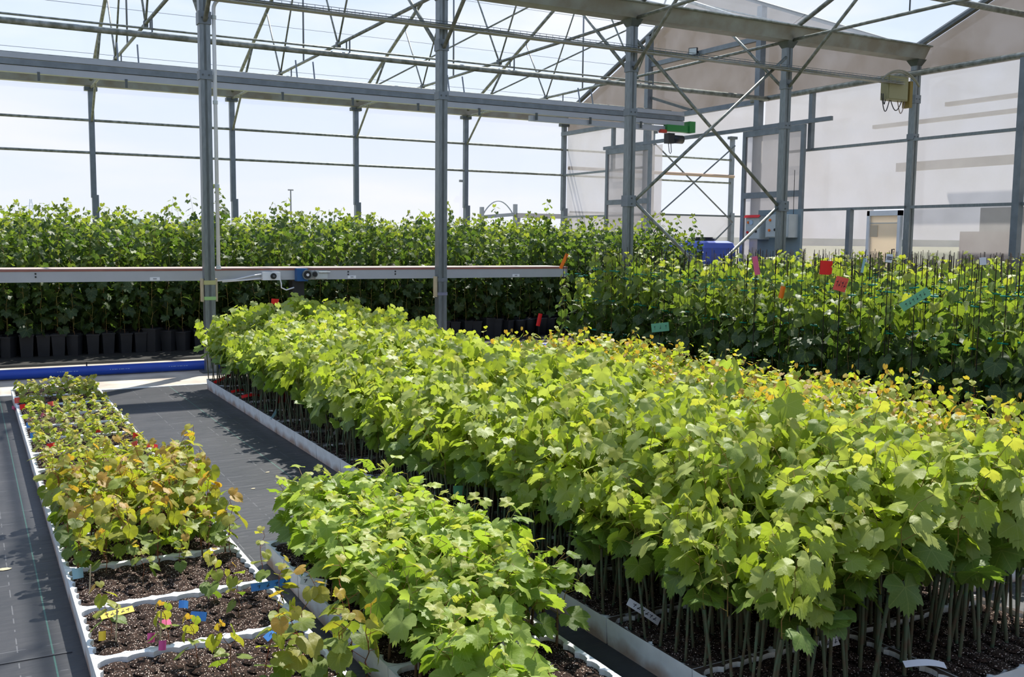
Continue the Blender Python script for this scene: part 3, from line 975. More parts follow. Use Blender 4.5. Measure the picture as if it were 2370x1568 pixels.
def leaf_arrays(half, hi, rng):
    if hi:
        half = [(a, r * (1.0 if k == 0 or a > 150 else (1.035 if k % 2 == 0 else 0.955))) for k, (a, r) in enumerate(half)]
    full = [(a, r) for a, r in half] + [(-a, r) for a, r in reversed(half[1:])]
    droop, fold, ph, wav = rng.uniform(0.1, 0.75), rng.uniform(-0.15, 0.5), rng.uniform(0, 6.28), rng.uniform(0.02, 0.09)
    asym = rng.uniform(0.92, 1.08)

    def pt(a, r):
        A = math.radians(a)
        x, y = r * math.sin(A) * (asym if a > 0 else 1 / asym), r * math.cos(A)
        z = -droop * max(0, y) ** 2 * 0.8 - 0.25 * droop * x * x * 2 + fold * abs(x) * 0.6 + wav * r * math.sin(3 * A + ph) * 1.6
        z += 0.016 * r * math.cos(2 * math.pi * a / 50.0) * (-1)
        return (x, y, z)
    v = [(0, 0, 0)]
    tri = []
    n = len(full)
    if hi:
        v += [pt(a, r * 0.52) for a, r in full] + [pt(a, r) for a, r in full]
        for k in range(n):
            j = (k + 1) % n
            if k == len(half) - 1:
                continue        # open sinus at the stalk
            tri += [(0, 1 + j, 1 + k), (1 + k, 1 + j, 1 + n + k), (1 + j, 1 + n + j, 1 + n + k)]
    else:
        v += [pt(a, r) for a, r in full]
        for k in range(n):
            j = (k + 1) % n
            if k == len(half) - 1:
                continue
            tri.append((0, 1 + j, 1 + k))
    V = np.array(v, dtype=np.float32)
    return V, V[:, :2].copy(), np.array(tri, dtype=np.int32)


def np_mesh(name, V, T, mats, tint=None, uv=None, mi=None, smooth=True):
    me = bpy.data.meshes.new(name)
    nv, nt = len(V), len(T)
    me.vertices.add(nv)
    me.vertices.foreach_set('co', np.ascontiguousarray(V, dtype=np.float32).ravel())
    me.loops.add(nt * 3)
    me.loops.foreach_set('vertex_index', np.ascontiguousarray(T, dtype=np.int32).ravel())
    me.polygons.add(nt)
    me.polygons.foreach_set('loop_start', np.arange(0, nt * 3, 3, dtype=np.int32))
    if mi is not None:
        me.polygons.foreach_set('material_index', np.ascontiguousarray(mi, dtype=np.int32))
    me.polygons.foreach_set('use_smooth', np.full(nt, smooth))
    for m in mats:
        me.materials.append(m)
    if tint is not None:
        at = me.attributes.new('tint', 'FLOAT_COLOR', 'POINT')
        c4 = np.ones((nv, 4), dtype=np.float32)
        c4[:, :3] = tint
        at.data.foreach_set('color', c4.ravel())
    if uv is not None:
        ul = me.uv_layers.new(name='UVMap')
        ul.data.foreach_set('uv', np.ascontiguousarray(uv[T.ravel()], dtype=np.float32).ravel())
    me.update(calc_edges=True)
    return me


rs = random.Random(11)
SHAPES = {
    'grape': ([leaf_arrays(GRAPE, True, rs) for _ in range(5)], [leaf_arrays(GRAPE_LO, False, rs) for _ in range(5)], [leaf_arrays(GRAPE, False, rs) for _ in range(5)]),
    'heart': ([leaf_arrays(HEART, True, rs) for _ in range(5)], [leaf_arrays(HEART_LO, False, rs) for _ in range(5)], [leaf_arrays(HEART, False, rs) for _ in range(5)]),
}
# three tiers of leaf colour (lower, grown, tip), linear reflectance
PAL = {
    'lime': [[(.13, .21, .030), (.16, .245, .035), (.145, .235, .045)], [(.26, .335, .040), (.30, .37, .046), (.24, .315, .058), (.35, .40, .10)], [(.35, .40, .055), (.40, .40, .07), (.34, .39, .12)]],
    'fresh': [[(.12, .205, .022), (.155, .25, .026)], [(.225, .325, .038), (.285, .385, .055), (.195, .295, .032), (.34, .43, .10)], [(.36, .43, .06), (.38, .40, .07)]],
    'bronze': [[(.12, .19, .022), (.16, .225, .026)], [(.25, .295, .028), (.28, .30, .030), (.22, .275, .034), (.30, .285, .034)], [(.40, .335, .04), (.42, .29, .04), (.38, .36, .045), (.46, .27, .04)]],
    'pale': [[(.19, .26, .034), (.23, .28, .042)], [(.30, .35, .05), (.33, .35, .075), (.27, .33, .045)], [(.37, .36, .06), (.38, .32, .07)]],
    'orange': [[(.15, .23, .026), (.19, .265, .034)], [(.29, .355, .034), (.32, .36, .038), (.25, .325, .045)], [(.44, .33, .045), (.42, .25, .045), (.38, .39, .045), (.36, .38, .05)]],
    'deep': [[(.030, .066, .014), (.042, .082, .018)], [(.062, .115, .020), (.085, .14, .024), (.052, .10, .022), (.13, .19, .03)], [(.20, .26, .036), (.25, .29, .04)]],  # lowest tier darkened to carry the shade behind the conveyor
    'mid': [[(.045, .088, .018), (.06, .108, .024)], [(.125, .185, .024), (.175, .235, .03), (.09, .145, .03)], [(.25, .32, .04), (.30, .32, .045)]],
}
LEAFMESH = {}


def leaf_mesh(shape, pal, tier, s, c):
    key = (shape, pal, tier, s, c)
    if key not in LEAFMESH:
        V, U, T = SHAPES[shape][0][s]
        LEAFMESH[key] = np_mesh('leaf', V, T, [LEAF], np.tile(np.array(PAL[pal][tier][c], dtype=np.float32), (len(V), 1)), U)
    return LEAFMESH[key]


def rot_leaf(az, droop, roll):
    """columns: side, tip direction, blade normal"""
    h = Vector((math.cos(az), math.sin(az), 0))
    tip = (h * math.cos(droop) + Vector((0, 0, -math.sin(droop)))).normalized()
    nrm = (h * math.sin(droop) + Vector((0, 0, math.cos(droop)))).normalized()
    side = tip.cross(nrm)
    side, nrm = side * math.cos(roll) + nrm * math.sin(roll), nrm * math.cos(roll) - side * math.sin(roll)
    return np.array([[side.x, tip.x, nrm.x], [side.y, tip.y, nrm.y], [side.z, tip.z, nrm.z]], dtype=np.float32)


def make_vine(rng, P):
    """one plant: polylines for cane and shoot, leaf frames. Heights from the plant's base."""
    d = dict(cane=[], shoot=[], leaves=[])
    z0 = P.get('z0', 0.0)
    lean = rng.uniform(-0.16, 0.16), rng.uniform(-0.16, 0.16)
    sh = P['cane_h'] * rng.uniform(0.88, 1.12)
    pts = [Vector((0, 0, z0 - 0.03)), Vector((lean[0] * sh * 0.5 + rng.uniform(-.004, .004), lean[1] * sh * 0.5 + rng.uniform(-.004, .004), z0 + sh * 0.5)), Vector((lean[0] * sh, lean[1] * sh, z0 + sh))]
    r = P['cane_r']
    d['cane'].append((pts, [r * 1.1, r, r * 1.15]))
    topp = pts[-1]
    az = rng.uniform(0, 6.28)
    for s in range(P.get('shoots', 1)):
        L = P['shoot_h'] * rng.uniform(0.75, 1.2)
        a0 = az + s * 2.3
        bend = P.get('bend', 0.18)
        n = P.get('nodes', 6)
        line = []
        for k in range(n + 1):
            f = k / n
            off = bend * L * (f ** 1.4) * rng.uniform(0.8, 1.2)
            wig = P.get('wig', 0.012)
            line.append(topp + Vector((math.cos(a0) * off + rng.uniform(-wig, wig), math.sin(a0) * off + rng.uniform(-wig, wig), L * f - 0.12 * L * f * f * bend * 4)))
        d['shoot'].append((line, [P['shoot_r'] * (1 - 0.6 * k / n) for k in range(n + 1)]))
        nl = P['nleaf']
        for k in range(nl):
            f = P.get('first', 0.05) + (1.0 - P.get('first', 0.05)) * (k / max(1, nl - 1)) ** P.get('pack', 0.9)
            g = min(f, 0.999) * n
            i = int(g)
            node = line[i].lerp(line[i + 1], g - i)
            la = a0 + (math.pi if k % 2 else 0.0) + rng.gauss(0, 0.75)
            size = (P['size'][0] + (P['size'][1] - P['size'][0]) * f ** P.get('sp', 1.6)) * rng.uniform(0.72, 1.18)
            pet = P['pet'] * (1 - 0.55 * f) * rng.uniform(0.6, 1.25)
            end = node + Vector((math.cos(la) * pet, math.sin(la) * pet, pet * rng.uniform(0.1, 0.7)))
            d['shoot'].append(([node, end], [P['shoot_r'] * 0.5, P['shoot_r'] * 0.4]))
            M = rot_leaf(la + rng.gauss(0, 0.35), rng.gauss(P['droop'][0], P['droop'][1]), rng.gauss(0, 0.38)) * size
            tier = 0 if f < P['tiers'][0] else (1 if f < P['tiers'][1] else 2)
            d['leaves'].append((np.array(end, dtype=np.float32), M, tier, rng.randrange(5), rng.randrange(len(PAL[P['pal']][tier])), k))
    return d


def tubes(lists, n):
    mb = MB()
    for pts, r in lists:
        mb.tube(pts, r, n, False)
    return mb


def tri_arrays(mb):
    T = []
    for f in mb.f:
        for k in range(1, len(f) - 1):
            T.append((f[0], f[k], f[k + 1]))
    return np.array(mb.v, dtype=np.float32).reshape(-1, 3), np.array(T, dtype=np.int32).reshape(-1, 3)


KINDS = {
    'grafted': dict(lod=2, shape='grape', pal='lime', cane_h=.29, cane_r=.0062, shoot_h=.40, shoot_r=.0026, nleaf=9, size=(.148, .070), pet=.09, droop=(.75, .40), tiers=(.28, .95), sp=1.2, bend=.18, cane_m=STEM_WAX, shoot_m=SHOOT_GREEN),
    'leafy': dict(shape='grape', pal='fresh', cane_h=.10, cane_r=.0055, shoot_h=.25, shoot_r=.0024, shoots=2, nleaf=6, size=(.125, .055), pet=.085, droop=(.42, .38), tiers=(.25, .9), bend=.35, cane_m=STEM_BROWN, shoot_m=SHOOT_GREEN),
    'bronze': dict(shape='heart', pal='bronze', cane_h=.035, cane_r=.0035, shoot_h=.29, shoot_r=.0022, nleaf=8, size=(.092, .048), pet=.06, droop=(.52, .42), tiers=(.30, .86), bend=.2, cane_m=STEM_BROWN, shoot_m=SHOOT_RED),
    'seedling': dict(shape='heart', pal='pale', cane_h=.02, cane_r=.003, shoot_h=.10, shoot_r=.0018, nleaf=7, size=(.060, .036), pet=.030, droop=(.35, .35), tiers=(.2, .8), bend=.25, cane_m=STEM_BROWN, shoot_m=SHOOT_RED),
    'orange': dict(lod=2, shape='heart', pal='orange', cane_h=.22, cane_r=.005, shoot_h=.36, shoot_r=.0022, nleaf=9, size=(.095, .040), pet=.055, droop=(.55, .36), tiers=(.22, .86), bend=.2, cane_m=STEM_WAX, shoot_m=SHOOT_RED),
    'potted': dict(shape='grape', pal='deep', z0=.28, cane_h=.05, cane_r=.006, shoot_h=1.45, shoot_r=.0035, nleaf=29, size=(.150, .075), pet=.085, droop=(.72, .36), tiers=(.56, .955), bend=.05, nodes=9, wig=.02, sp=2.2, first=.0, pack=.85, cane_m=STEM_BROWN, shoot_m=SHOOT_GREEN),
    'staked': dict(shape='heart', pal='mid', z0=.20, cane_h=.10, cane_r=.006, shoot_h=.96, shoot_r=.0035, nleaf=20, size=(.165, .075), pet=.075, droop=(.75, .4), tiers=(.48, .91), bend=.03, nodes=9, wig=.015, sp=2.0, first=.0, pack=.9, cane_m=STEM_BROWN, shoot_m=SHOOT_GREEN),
}
PROTO = {}
NPROTO = 12
for kname, P in KINDS.items():
    rng = random.Random(hash(kname) % 1 + sum(map(ord, kname)))
    lst = []
    for _ in range(NPROTO):
        d = make_vine(rng, P)
        d['cane_me'] = tubes(d['cane'], 7).mesh('stem', P['cane_m'], True)
        d['shoot_me'] = tubes(d['shoot'], 5).mesh('shoot', P['shoot_m'], True)
        d['lo_cane'] = tri_arrays(tubes(d['cane'], 4))
        d['lo_shoot'] = tri_arrays(tubes([q for q in d['shoot'] if len(q[0]) > 2], 3))
        lst.append(d)
    PROTO[kname] = lst


def plant_one(kname, name, label, group, x, y, z, rz, sc, ip, extras=None, with_leaves=True, lean=(0, 0)):
    """an individual plant: stem, shoot and every leaf an object of its own"""
    P, d = KINDS[kname], PROTO[kname][ip]
    t = thing(name, label, 'plant', (x, y, z), rz, group)
    t.rotation_euler = (lean[0], lean[1], rz)
    t.scale = (sc, sc, sc)
    linkobj('stem', d['cane_me'], t)
    linkobj('shoot', d['shoot_me'], t)
    if extras:
        for en, me in extras:
            linkobj(en, me, t)
    if with_leaves:
        for (p, M, tier, s, c, k) in d['leaves']:
            o = bpy.data.objects.new('leaf', leaf_mesh(P['shape'], P['pal'], tier, s, c))
            COL.objects.link(o)
            o.parent = t
            o.matrix_local = Matrix(((M[0, 0], M[0, 1], M[0, 2], p[0]), (M[1, 0], M[1, 1], M[1, 2], p[1]), (M[2, 0], M[2, 1], M[2, 2], p[2]), (0, 0, 0, 1)))
    else:
        if 'fol_me' not in d:
            d['fol_me'] = stuff_mesh('foliage', kname, [(0, 0, 0, 0, 1.0, ip)], leaves_only=True, shift=False)
        tag(linkobj('foliage', d['fol_me'], t), kind='stuff')
    return t


def stuff_mesh(name, kname, plants, extra=None, leaves_only=False, shift=True):
    """many plants in one mesh; plants = [(x, y, z, rz, scale, proto)]"""
    P = KINDS[kname]
    LO = SHAPES[P['shape']][P.get('lod', 1)]
    Vs, Ts, Cs, Us, Ms = [], [], [], [], []
    base = 0
    by = {}
    for pl in plants:
        by.setdefault(pl[5], []).append(pl)
    jit = np.random.default_rng(7)
    for ip, pls in by.items():
        d = PROTO[kname][ip]
        A = np.array([q[:5] for q in pls], dtype=np.float32)
        c, s, sc = np.cos(A[:, 3]), np.sin(A[:, 3]), A[:, 4]
        R = np.zeros((len(A), 3, 3), dtype=np.float32)
        R[:, 0, 0] = c * sc
        R[:, 0, 1] = -s * sc
        R[:, 1, 0] = s * sc
        R[:, 1, 1] = c * sc
        R[:, 2, 2] = sc
        off = A[:, :3]

        def put(V, T, U, col, mi):
            nonlocal base
            W = np.einsum('nij,vj->nvi', R, V) + off[:, None, :]
            n, nv = W.shape[:2]
            Vs.append(W.reshape(-1, 3))
            Ts.append((T[None] + (base + np.arange(n) * nv)[:, None, None]).reshape(-1, 3))
            jc = jit.uniform(0.86, 1.14, (n, 1, 1)).astype(np.float32)
            Cs.append((np.tile(np.asarray(col, dtype=np.float32), (n, nv, 1)) * jc).reshape(-1, 3))
            Us.append(np.tile(U, (n, 1)))
            Ms.append(np.full(n * len(T), mi, dtype=np.int32))
            base += n * nv
        for (p, M, tier, sh, cc, k) in d['leaves']:
            V, U, T = LO[sh]
            put(V @ M.T + p, T, U, PAL[P['pal']][tier][cc], 0)
        if not leaves_only:
            for key, mi in (('lo_cane', 1), ('lo_shoot', 2)):
                V, T = d[key]
                if len(T):
                    put(V, T, np.zeros((len(V), 2), dtype=np.float32), (0.2, 0.2, 0.1), mi)
            if extra:
                for (V, T), mi in extra:
                    put(V, T, np.zeros((len(V), 2), dtype=np.float32), (0.2, 0.2, 0.1), mi)
    V, T, C, U, M_ = np.concatenate(Vs), np.concatenate(Ts), np.concatenate(Cs), np.concatenate(Us), np.concatenate(Ms)
    return np_mesh(name, V, T, [LEAF, P['cane_m'], P['shoot_m'], BLACK_POT, DARKBROWN, GREEN_TIE][:(3 if not extra else 6)], C, U, M_)


def stuff(name, kname, plants, label, cat, extra=None):
    o = linkobj(name, stuff_mesh(name, kname, plants, extra))
    return tag(o, label, cat, None, 'stuff')


rng = random.Random(3)
SZ = 0.10       # soil level in the trays
camxy = Vector((0, 0))

# ---- tall lime-green bed
plants = []
nx, ny = 18, 100
for i in range(nx):
    for j in range(ny):
        x = 2.215 + i * (1.46 / (nx - 1)) + rng.uniform(-.018, .018)
        y = 2.26 + j * (8.34 / (ny - 1)) + rng.uniform(-.018, .018)
        edge = i / (nx - 1)
        sc = 0.86 + 0.16 * min(1.0, edge * 3.0) + 0.05 * math.sin(x * 3.1 + y * 1.7) + rng.uniform(-.07, .07)
        if y > 9.2:
            sc *= 1.0 + 0.07 * (y - 9.2) * min(1, edge * 2)
        if rng.random() < 0.012:
            sc *= 1.17
        plants.append((x, y, SZ, rng.uniform(0, 6.28), sc, rng.randrange(NPROTO), i, j))
score = lambda q: math.hypot(q[0], q[1]) * (0.80 if q[6] == 0 else 0.9 if q[7] == 0 else 1.0)
plants.sort(key=score)
for q in plants[:300]:
    across = ordinal(q[6] + 1) + ' from the white tray edge'
    if q[7] == 0:
        lab, gr = 'front-row lime-green vine of the wide bed, ' + across, 'front row vines of the wide lime-green bed'
    elif q[6] == 0:
        lab, gr = 'lime-green vine overhanging the white tray edge of the wide bed, %s row back' % ordinal(q[7] + 1), 'tray-edge vines of the wide lime-green bed'
    else:
        lab, gr = 'lime-green vine of the wide bed, %s row back, %s' % (ordinal(q[7] + 1), across), 'near vines of the wide lime-green bed'
    plant_one('grafted', 'grafted_vine', lab, gr, q[0], q[1], q[2], q[3], q[4], q[5])
stuff('vine_thicket', 'grafted', [q[:6] for q in plants[300:]], 'dense lime-green vine foliage filling the far part of the wide bed', 'plants')

# ---- short leafy row
for j in range(26):
    for i in range(7):
        x = 1.285 + i * 0.097 + rng.uniform(-.015, .015)
        y = 2.36 + j * 0.094 + rng.uniform(-.015, .015)
        if y > 4.72 or (y < 2.93 and x > 1.47) or (y < 3.0 and rng.random() < 0.25):
            continue
        if x < 1.33 and rng.random() < 0.45:
            continue
        sc = 0.95 + 0.10 * math.sin(y * 2.3) + rng.uniform(-.1, .1)
        if y > 4.45:
            sc *= 1.15
        gr = 'far end of the short leafy row' if y > 4.3 else 'near end of the short leafy row' if y < 3.1 else 'middle of the short leafy row'
        lab = 'leafy vine of the short row, %s rank from the camera, %s from the seedlings' % (ordinal(j + 1), ordinal(i + 1))
        plant_one('leafy', 'leafy_vine', lab, gr, x, y, SZ, rng.uniform(0, 6.28), sc, rng.randrange(NPROTO))

# ---- seedling row: bronze plants, then pale seedlings farther off
for j in range(20):
    for i in range(7):
        x = 0.39 + i * 0.109 + rng.uniform(-.015, .015)
        y = 4.62 + j * 0.105 + rng.uniform(-.02, .02)
        if y > 6.6 or rng.random() < (0.05 if y < 5.8 else 0.86):
            continue
        sc = rng.uniform(0.95, 1.28) * (1.0 if y > 5.0 else 0.86)
        lab = ('bronze-green seedling of the crowded stretch' if y < 5.8 else 'bronze seedling among small pale ones') + ', %s rank back, %s from the outer edge' % (ordinal(j + 1), ordinal(i + 1))
        plant_one('bronze', 'bronze_seedling', lab, 'bronze seedlings in the crowded stretch' if y < 5.8 else 'bronze seedlings among pale ones', x, y, SZ, rng.uniform(0, 6.28), sc, rng.randrange(NPROTO))
SPARSE = [(0.42, 3.83, 0.78, 'beside the yellow tag on the bare soil'), (0.60, 3.66, 0.70, 'over the pink tags on the bare soil'), (0.66, 3.46, 0.74, 'just in front of the pink tags'),
          (0.84, 4.02, 0.78, 'above the blue tag on the bare soil'), (0.90, 3.86, 0.70, 'next to the blue tag on the bare soil'), (1.04, 4.06, 0.78, 'over the blue lettered label'), (1.05, 3.82, 0.82, 'at the tray corner by the grey wall'),
          (0.62, 4.42, 0.62, 'at the front of the bronze stretch'), (0.78, 4.46, 0.66, 'at the front of the bronze stretch near the middle'), (0.98, 3.30, 1.06, 'at the bottom edge of the picture'), (1.09, 3.16, 1.06, 'lowest, against the middle row tray'),
          (1.17, 3.30, 1.01, 'leaning on the grey wall of the middle row'), (1.13, 3.02, 1.10, 'lowest of all, below the middle row wall'), (0.93, 3.08, 1.06, 'lowest, straight below the blue bent tag'), (1.02, 3.02, 1.10, 'lowest, between blue tag and middle row'), (0.80, 3.08, 1.01, 'bottom edge, below the pink tags'),
          (0.86, 3.20, 1.01, 'low beside the blue bent tag'), (0.74, 3.26, 0.83, 'at the very bottom left of the middle row')]
for x, y, sc, where in SPARSE:
    plant_one('bronze', 'bronze_seedling', 'lone bronze-green seedling ' + where, 'lone seedlings on bare soil', x, y, SZ, rng.uniform(0, 6.28), sc, rng.randrange(NPROTO))
for j in range(38):
    for i in range(7):
        x = 0.41 + i * 0.104 + rng.uniform(-.012, .012)
        y = 5.85 + j * 0.127 + rng.uniform(-.02, .02)
        if y > 10.58 or rng.random() < (0.35 if y < 6.5 else 0.2) or (9.45 < y < 9.8 and 0.55 < x < 0.98) or (8.75 < y < 9.0 and x < .9 and rng.random() < .7):
            continue
        lab = 'small pale seedling, %s rank behind the bronze stretch, %s from outer edge' % (ordinal(j + 1), ordinal(i + 1))
        gr = 'far pale seedlings' if y > 9.8 else 'midway pale seedlings' if y > 8.0 else 'pale seedlings behind the bronze stretch'
        plant_one('seedling', 'pale_seedling', lab, gr, x, y, SZ, rng.uniform(0, 6.28), rng.uniform(0.66, 1.0) * (1.25 if y > 9.8 else 1), rng.randrange(NPROTO))

# ---- orange-tipped bed
plants = []
for i in range(16):
    for j in range(54):
        x = 4.07 + i * 0.098 + rng.uniform(-.02, .02)
        y = 2.95 + j * 0.098 + rng.uniform(-.02, .02)
        sc = 1.0 + 0.07 * math.sin(y * 2.1 + x) + rng.uniform(-.12, .12)
        plants.append((x, y, SZ, rng.uniform(0, 6.28), sc, rng.randrange(NPROTO), i, j))
plants.sort(key=lambda q: math.hypot(q[0], q[1]) - 0.25 * q[0])
for q in plants[:150]:
    plant_one('orange', 'orange_tipped_vine', 'orange-tipped vine, %s rank back, %s line behind the wide bed' % (ordinal(q[7] + 1), ordinal(q[6] + 1)), 'orange-tipped vines behind the wide bed', *q[:6])
stuff('orange_vine_thicket', 'orange', [q[:6] for q in plants[150:]], 'mass of small orange-tipped vine leaves farther along behind the wide bed', 'plants')

# ---------------------------------------------------------------- potted vines at the back and staked vines beside the gable
def square_pot(w, h):
    mb = MB()
    a, b_, t_ = w / 2 * 0.82, w / 2, 0.006
    def ring(r, z):
        return [(-r, -r, z), (r, -r, z), (r, r, z), (-r, r, z)]
    v = ring(a, 0) + ring(b_, h) + ring(b_ + 0.006, h) + ring(b_ + 0.006, h - 0.02) + ring(b_ - t_, h) + ring(b_ - t_, h - 0.03)
    f = [(3, 2, 1, 0)]
    for k in range(4):
        j = (k + 1) % 4
        f += [(k, j, 4 + j, 4 + k), (12 + k, 12 + j, 8 + j, 8 + k), (8 + k, 8 + j, 16 + j, 16 + k), (16 + k, 16 + j, 20 + j, 20 + k)]
    f.append((20, 21, 22, 23))
    return mb.add(v, f)


def round_pot(r, h):
    mb = MB()
    n = 10
    def ring(q, z):
        return [(math.cos(2 * math.pi * k / n) * q, math.sin(2 * math.pi * k / n) * q, z) for k in range(n)]
    v = ring(r * .78, 0) + ring(r, h) + ring(r * .92, h) + ring(r * .92, h - .03)
    f = [tuple(reversed(range(n)))]
    for s in range(3):
        for k in range(n):
            j = (k + 1) % n
            f.append((s * n + k, s * n + j, s * n + n + j, s * n + n + k))
    f.append(tuple(range(3 * n, 4 * n)))
    return mb.add(v, f)


pot_a, pot_b = square_pot(0.165, 0.29), round_pot(0.085, 0.21)
pot_a_me, pot_b_me = pot_a.mesh('pot', BLACK_POT), pot_b.mesh('pot', BLACK_POT)
stake = MB().tube([(0.02, 0, 0.05), (0.02, 0, 1.44)], 0.0036, 5)
stake_me = stake.mesh('stake', DARKBROWN)
tie_me, tie_arr = [], []
for z in (0.42, 0.80, 1.16):
    tm = MB().tube([(-0.02, -0.022, z), (0.04, -0.018, z + .004), (0.042, 0.02, z), (-0.02, 0.02, z - .004)], 0.007, 5)
    tie_me.append(tm.mesh('clip', GREEN_TIE))
    tie_arr.append((tri_arrays(tm), 5))
long_stake_me = MB().tube([(0.02, 0, 0.10), (0.02, 0, 1.62)], 0.0045, 5).mesh('stake', DARKBROWN)

rng = random.Random(21)
plants = []
for j in range(32):
    for i in range(72):
        x = -2.35 + i * 0.20 + rng.uniform(-.02, .02)
        y = 14.35 + j * 0.235 + rng.uniform(-.02, .02)
        if x > 11.9:
            continue
        sc = 1.0 + rng.uniform(-.055, .045)
        if rng.random() < 0.08:
            sc += rng.uniform(0.06, 0.14)
        plants.append((x, y, 0.0, rng.uniform(0, 6.28), sc, rng.randrange(NPROTO), i, j))
seen = [q for q in plants if q[7] < 4 and q[0] < 7.9 and q[0] > 0.2]
others = [q for q in plants if not (q[7] < 4 and q[0] < 7.9 and q[0] > 0.2)]
for q in seen:
    lab = 'dark potted vine behind the conveyor, %s row back, %s pot along' % (ordinal(q[7] + 1), ordinal(max(1, q[6] - 12)))
    plant_one('potted', 'potted_vine', lab, 'front row of potted vines at the back' if q[7] == 0 else 'second rows of potted vines at the back',
              *q[:6], extras=[('pot', pot_a_me)], with_leaves=(q[7] == 0 or (q[7] == 1 and q[6] % 2 == 0)))
stuff('potted_vine_thicket', 'potted', [q[:6] for q in others], 'deep block of potted vines filling the floor behind the front rows', 'plants', extra=[(tri_arrays(pot_a), 3)])

plants = []
for i in range(29):
    for j in range(40):
        x = 7.15 + i * 0.215 + rng.uniform(-.03, .03)
        y = 3.2 + j * 0.215 + rng.uniform(-.03, .03)
        if y > 11.55 or x > 13.4:
            continue
        plants.append((x, y, 0.0, rng.uniform(0, 6.28), 1.0 + rng.uniform(-.06, .06), rng.randrange(NPROTO), i, j))
vis = lambda q: q[1] > 0.63 * q[0] - 0.4
seen = [q for q in plants if (q[6] < 5 or q[7] > 36 and q[6] < 12) and vis(q)][:300]
ids = set(id(q) for q in seen)
others = [q for q in plants if id(q) not in ids and vis(q)]
for q in seen:
    lab = 'staked potted vine by the gable, %s line inward, %s from the near end' % (ordinal(q[6] + 1), ordinal(q[7] + 1))
    plant_one('staked', 'staked_vine', lab, 'outer flank of the staked vines' if q[6] < 2 else 'second rows of the staked vines',
              *q[:6], extras=[('pot', pot_b_me), ('stake', stake_me), ('clip', tie_me[0]), ('clip', tie_me[1]), ('clip', tie_me[2])], with_leaves=q[6] < 2)
stuff('staked_vine_thicket', 'staked', [q[:6] for q in others], 'deep block of staked vines reaching back to the gable wall', 'plants',
      extra=[(tri_arrays(pot_b), 3), (tri_arrays(MB().tube([(0.02, 0, 0.05), (0.02, 0, 1.44)], 0.0036, 4)), 4)] + tie_arr)

# ---------------------------------------------------------------- conveyor behind the middle posts
YC = 12.16
t = thing('belt_conveyor', 'long grey belt conveyor with red-brown belt behind the middle posts', 'conveyor', (-1.5, YC, 0))
L = 7.62 + 1.5
MB().b2((0, 0, 1.075), (L, 0.03, 1.195)).build('front_rail', ALU, t)
MB().b2((0, 0.57, 1.075), (L, 0.60, 1.195)).build('back_rail', ALU, t)
MB().b2((0, -0.006, 1.195), (L, 0.606, 1.215)).build('belt', BELT, t)
MB().b2((0, 0.0, 1.215), (L, 0.6, 1.224)).build('belt_top', mat('belt_top', (176, 158, 150), 0.6), t)
for x in (0.60, 4.03, 7.10):
    for y, dx in ((0.03, 0.0), (0.53, 0.11 if x < 5 else 0.24)):
        MB().b2((x + dx, y, 0), (x + dx + 0.05, y + 0.04, 1.08)).build('leg', STEEL_BLUE, t)
for x in (0.67, 3.30, 4.30, 4.95, 5.60, 8.35):
    for dz in (0.0, 0.035):
        MB().disc((x + 1.5 - 0.0, -0.003, 1.17 - dz), 0.010, 'y', 8, 0.008).build('bolt', DARK, t)
for x in (1.93, 4.35, 6.77):
    s = MB().b2((x + 1.5 - 0.055, -0.004, 1.083), (x + 1.5 + 0.055, 0.0, 1.122)).build('sticker', WHITE_PVC, t)
    MB().b2((x + 1.5 - 0.02, -0.006, 1.095), (x + 1.5 + 0.02, -0.004, 1.110)).build('print', mat('grey_print', (150, 154, 160), 0.7), s)
bx = MB().b2((3.18 + 1.5, -0.07, 1.075), (3.40 + 1.5, 0.0, 1.175)).build('control_box', WHITE_PVC, t)
MB().disc((3.31 + 1.5, -0.075, 1.125), 0.036, 'y', 18, 0.03).build('rotary_switch', DARK, bx)
MB().disc((3.31 + 1.5, -0.095, 1.125), 0.015, 'y', 12, 0.02).build('switch_hub', mat('hub_grey', (90, 92, 96), 0.5), bx)
MB().tube([(3.19 + 1.5, -0.03, 1.15), (3.05 + 1.5, -0.03, 1.13), (2.85 + 1.5, -0.03, 1.085), (2.62 + 1.5, -0.03, 1.07)], 0.009, 6).build('cable', WHITE_PVC, t, True)
MB().tube([(3.19 + 1.5, -0.03, 1.10), (3.0 + 1.5, -0.03, 1.08), (2.70 + 1.5, -0.03, 1.06)], 0.009, 6).build('cable', WHITE_PVC, t, True)
MB().tube([(3.40 + 1.5, -0.03, 1.10), (3.42 + 1.5, -0.03, 1.03), (3.42 + 1.5, -0.03, 0.98), (3.48 + 1.5, -0.03, 0.95), (3.58 + 1.5, -0.03, 0.98)], 0.009, 6).build('cable', WHITE_PVC, t, True)
MOTOR = mat('motor_blue', (34, 84, 140), 0.4, 0.1)
g = MB().b2((3.60 + 1.5, -0.10, 1.06), (3.74 + 1.5, 0.02, 1.215)).build('gearbox', MOTOR, t)
MB().disc((3.725 + 1.5, -0.11, 1.14), 0.062, 'y', 20, 0.03).build('fan_ring', MATS['galvanised_steel'], g)
MB().disc((3.725 + 1.5, -0.128, 1.14), 0.048, 'y', 20, 0.01).build('fan_face', DARK, g)
MB().disc((3.725 + 1.5, -0.136, 1.14), 0.018, 'y', 12, 0.015).build('fan_hub', WHITE_PVC, g)
MB().disc((3.82 + 1.5, -0.06, 1.145), 0.042, 'y', 16, 0.12).build('drive_shaft', STEEL, t)
MB().disc((3.82 + 1.5, -0.125, 1.145), 0.030, 'y', 16, 0.015).build('shaft_cap', DARK, t)
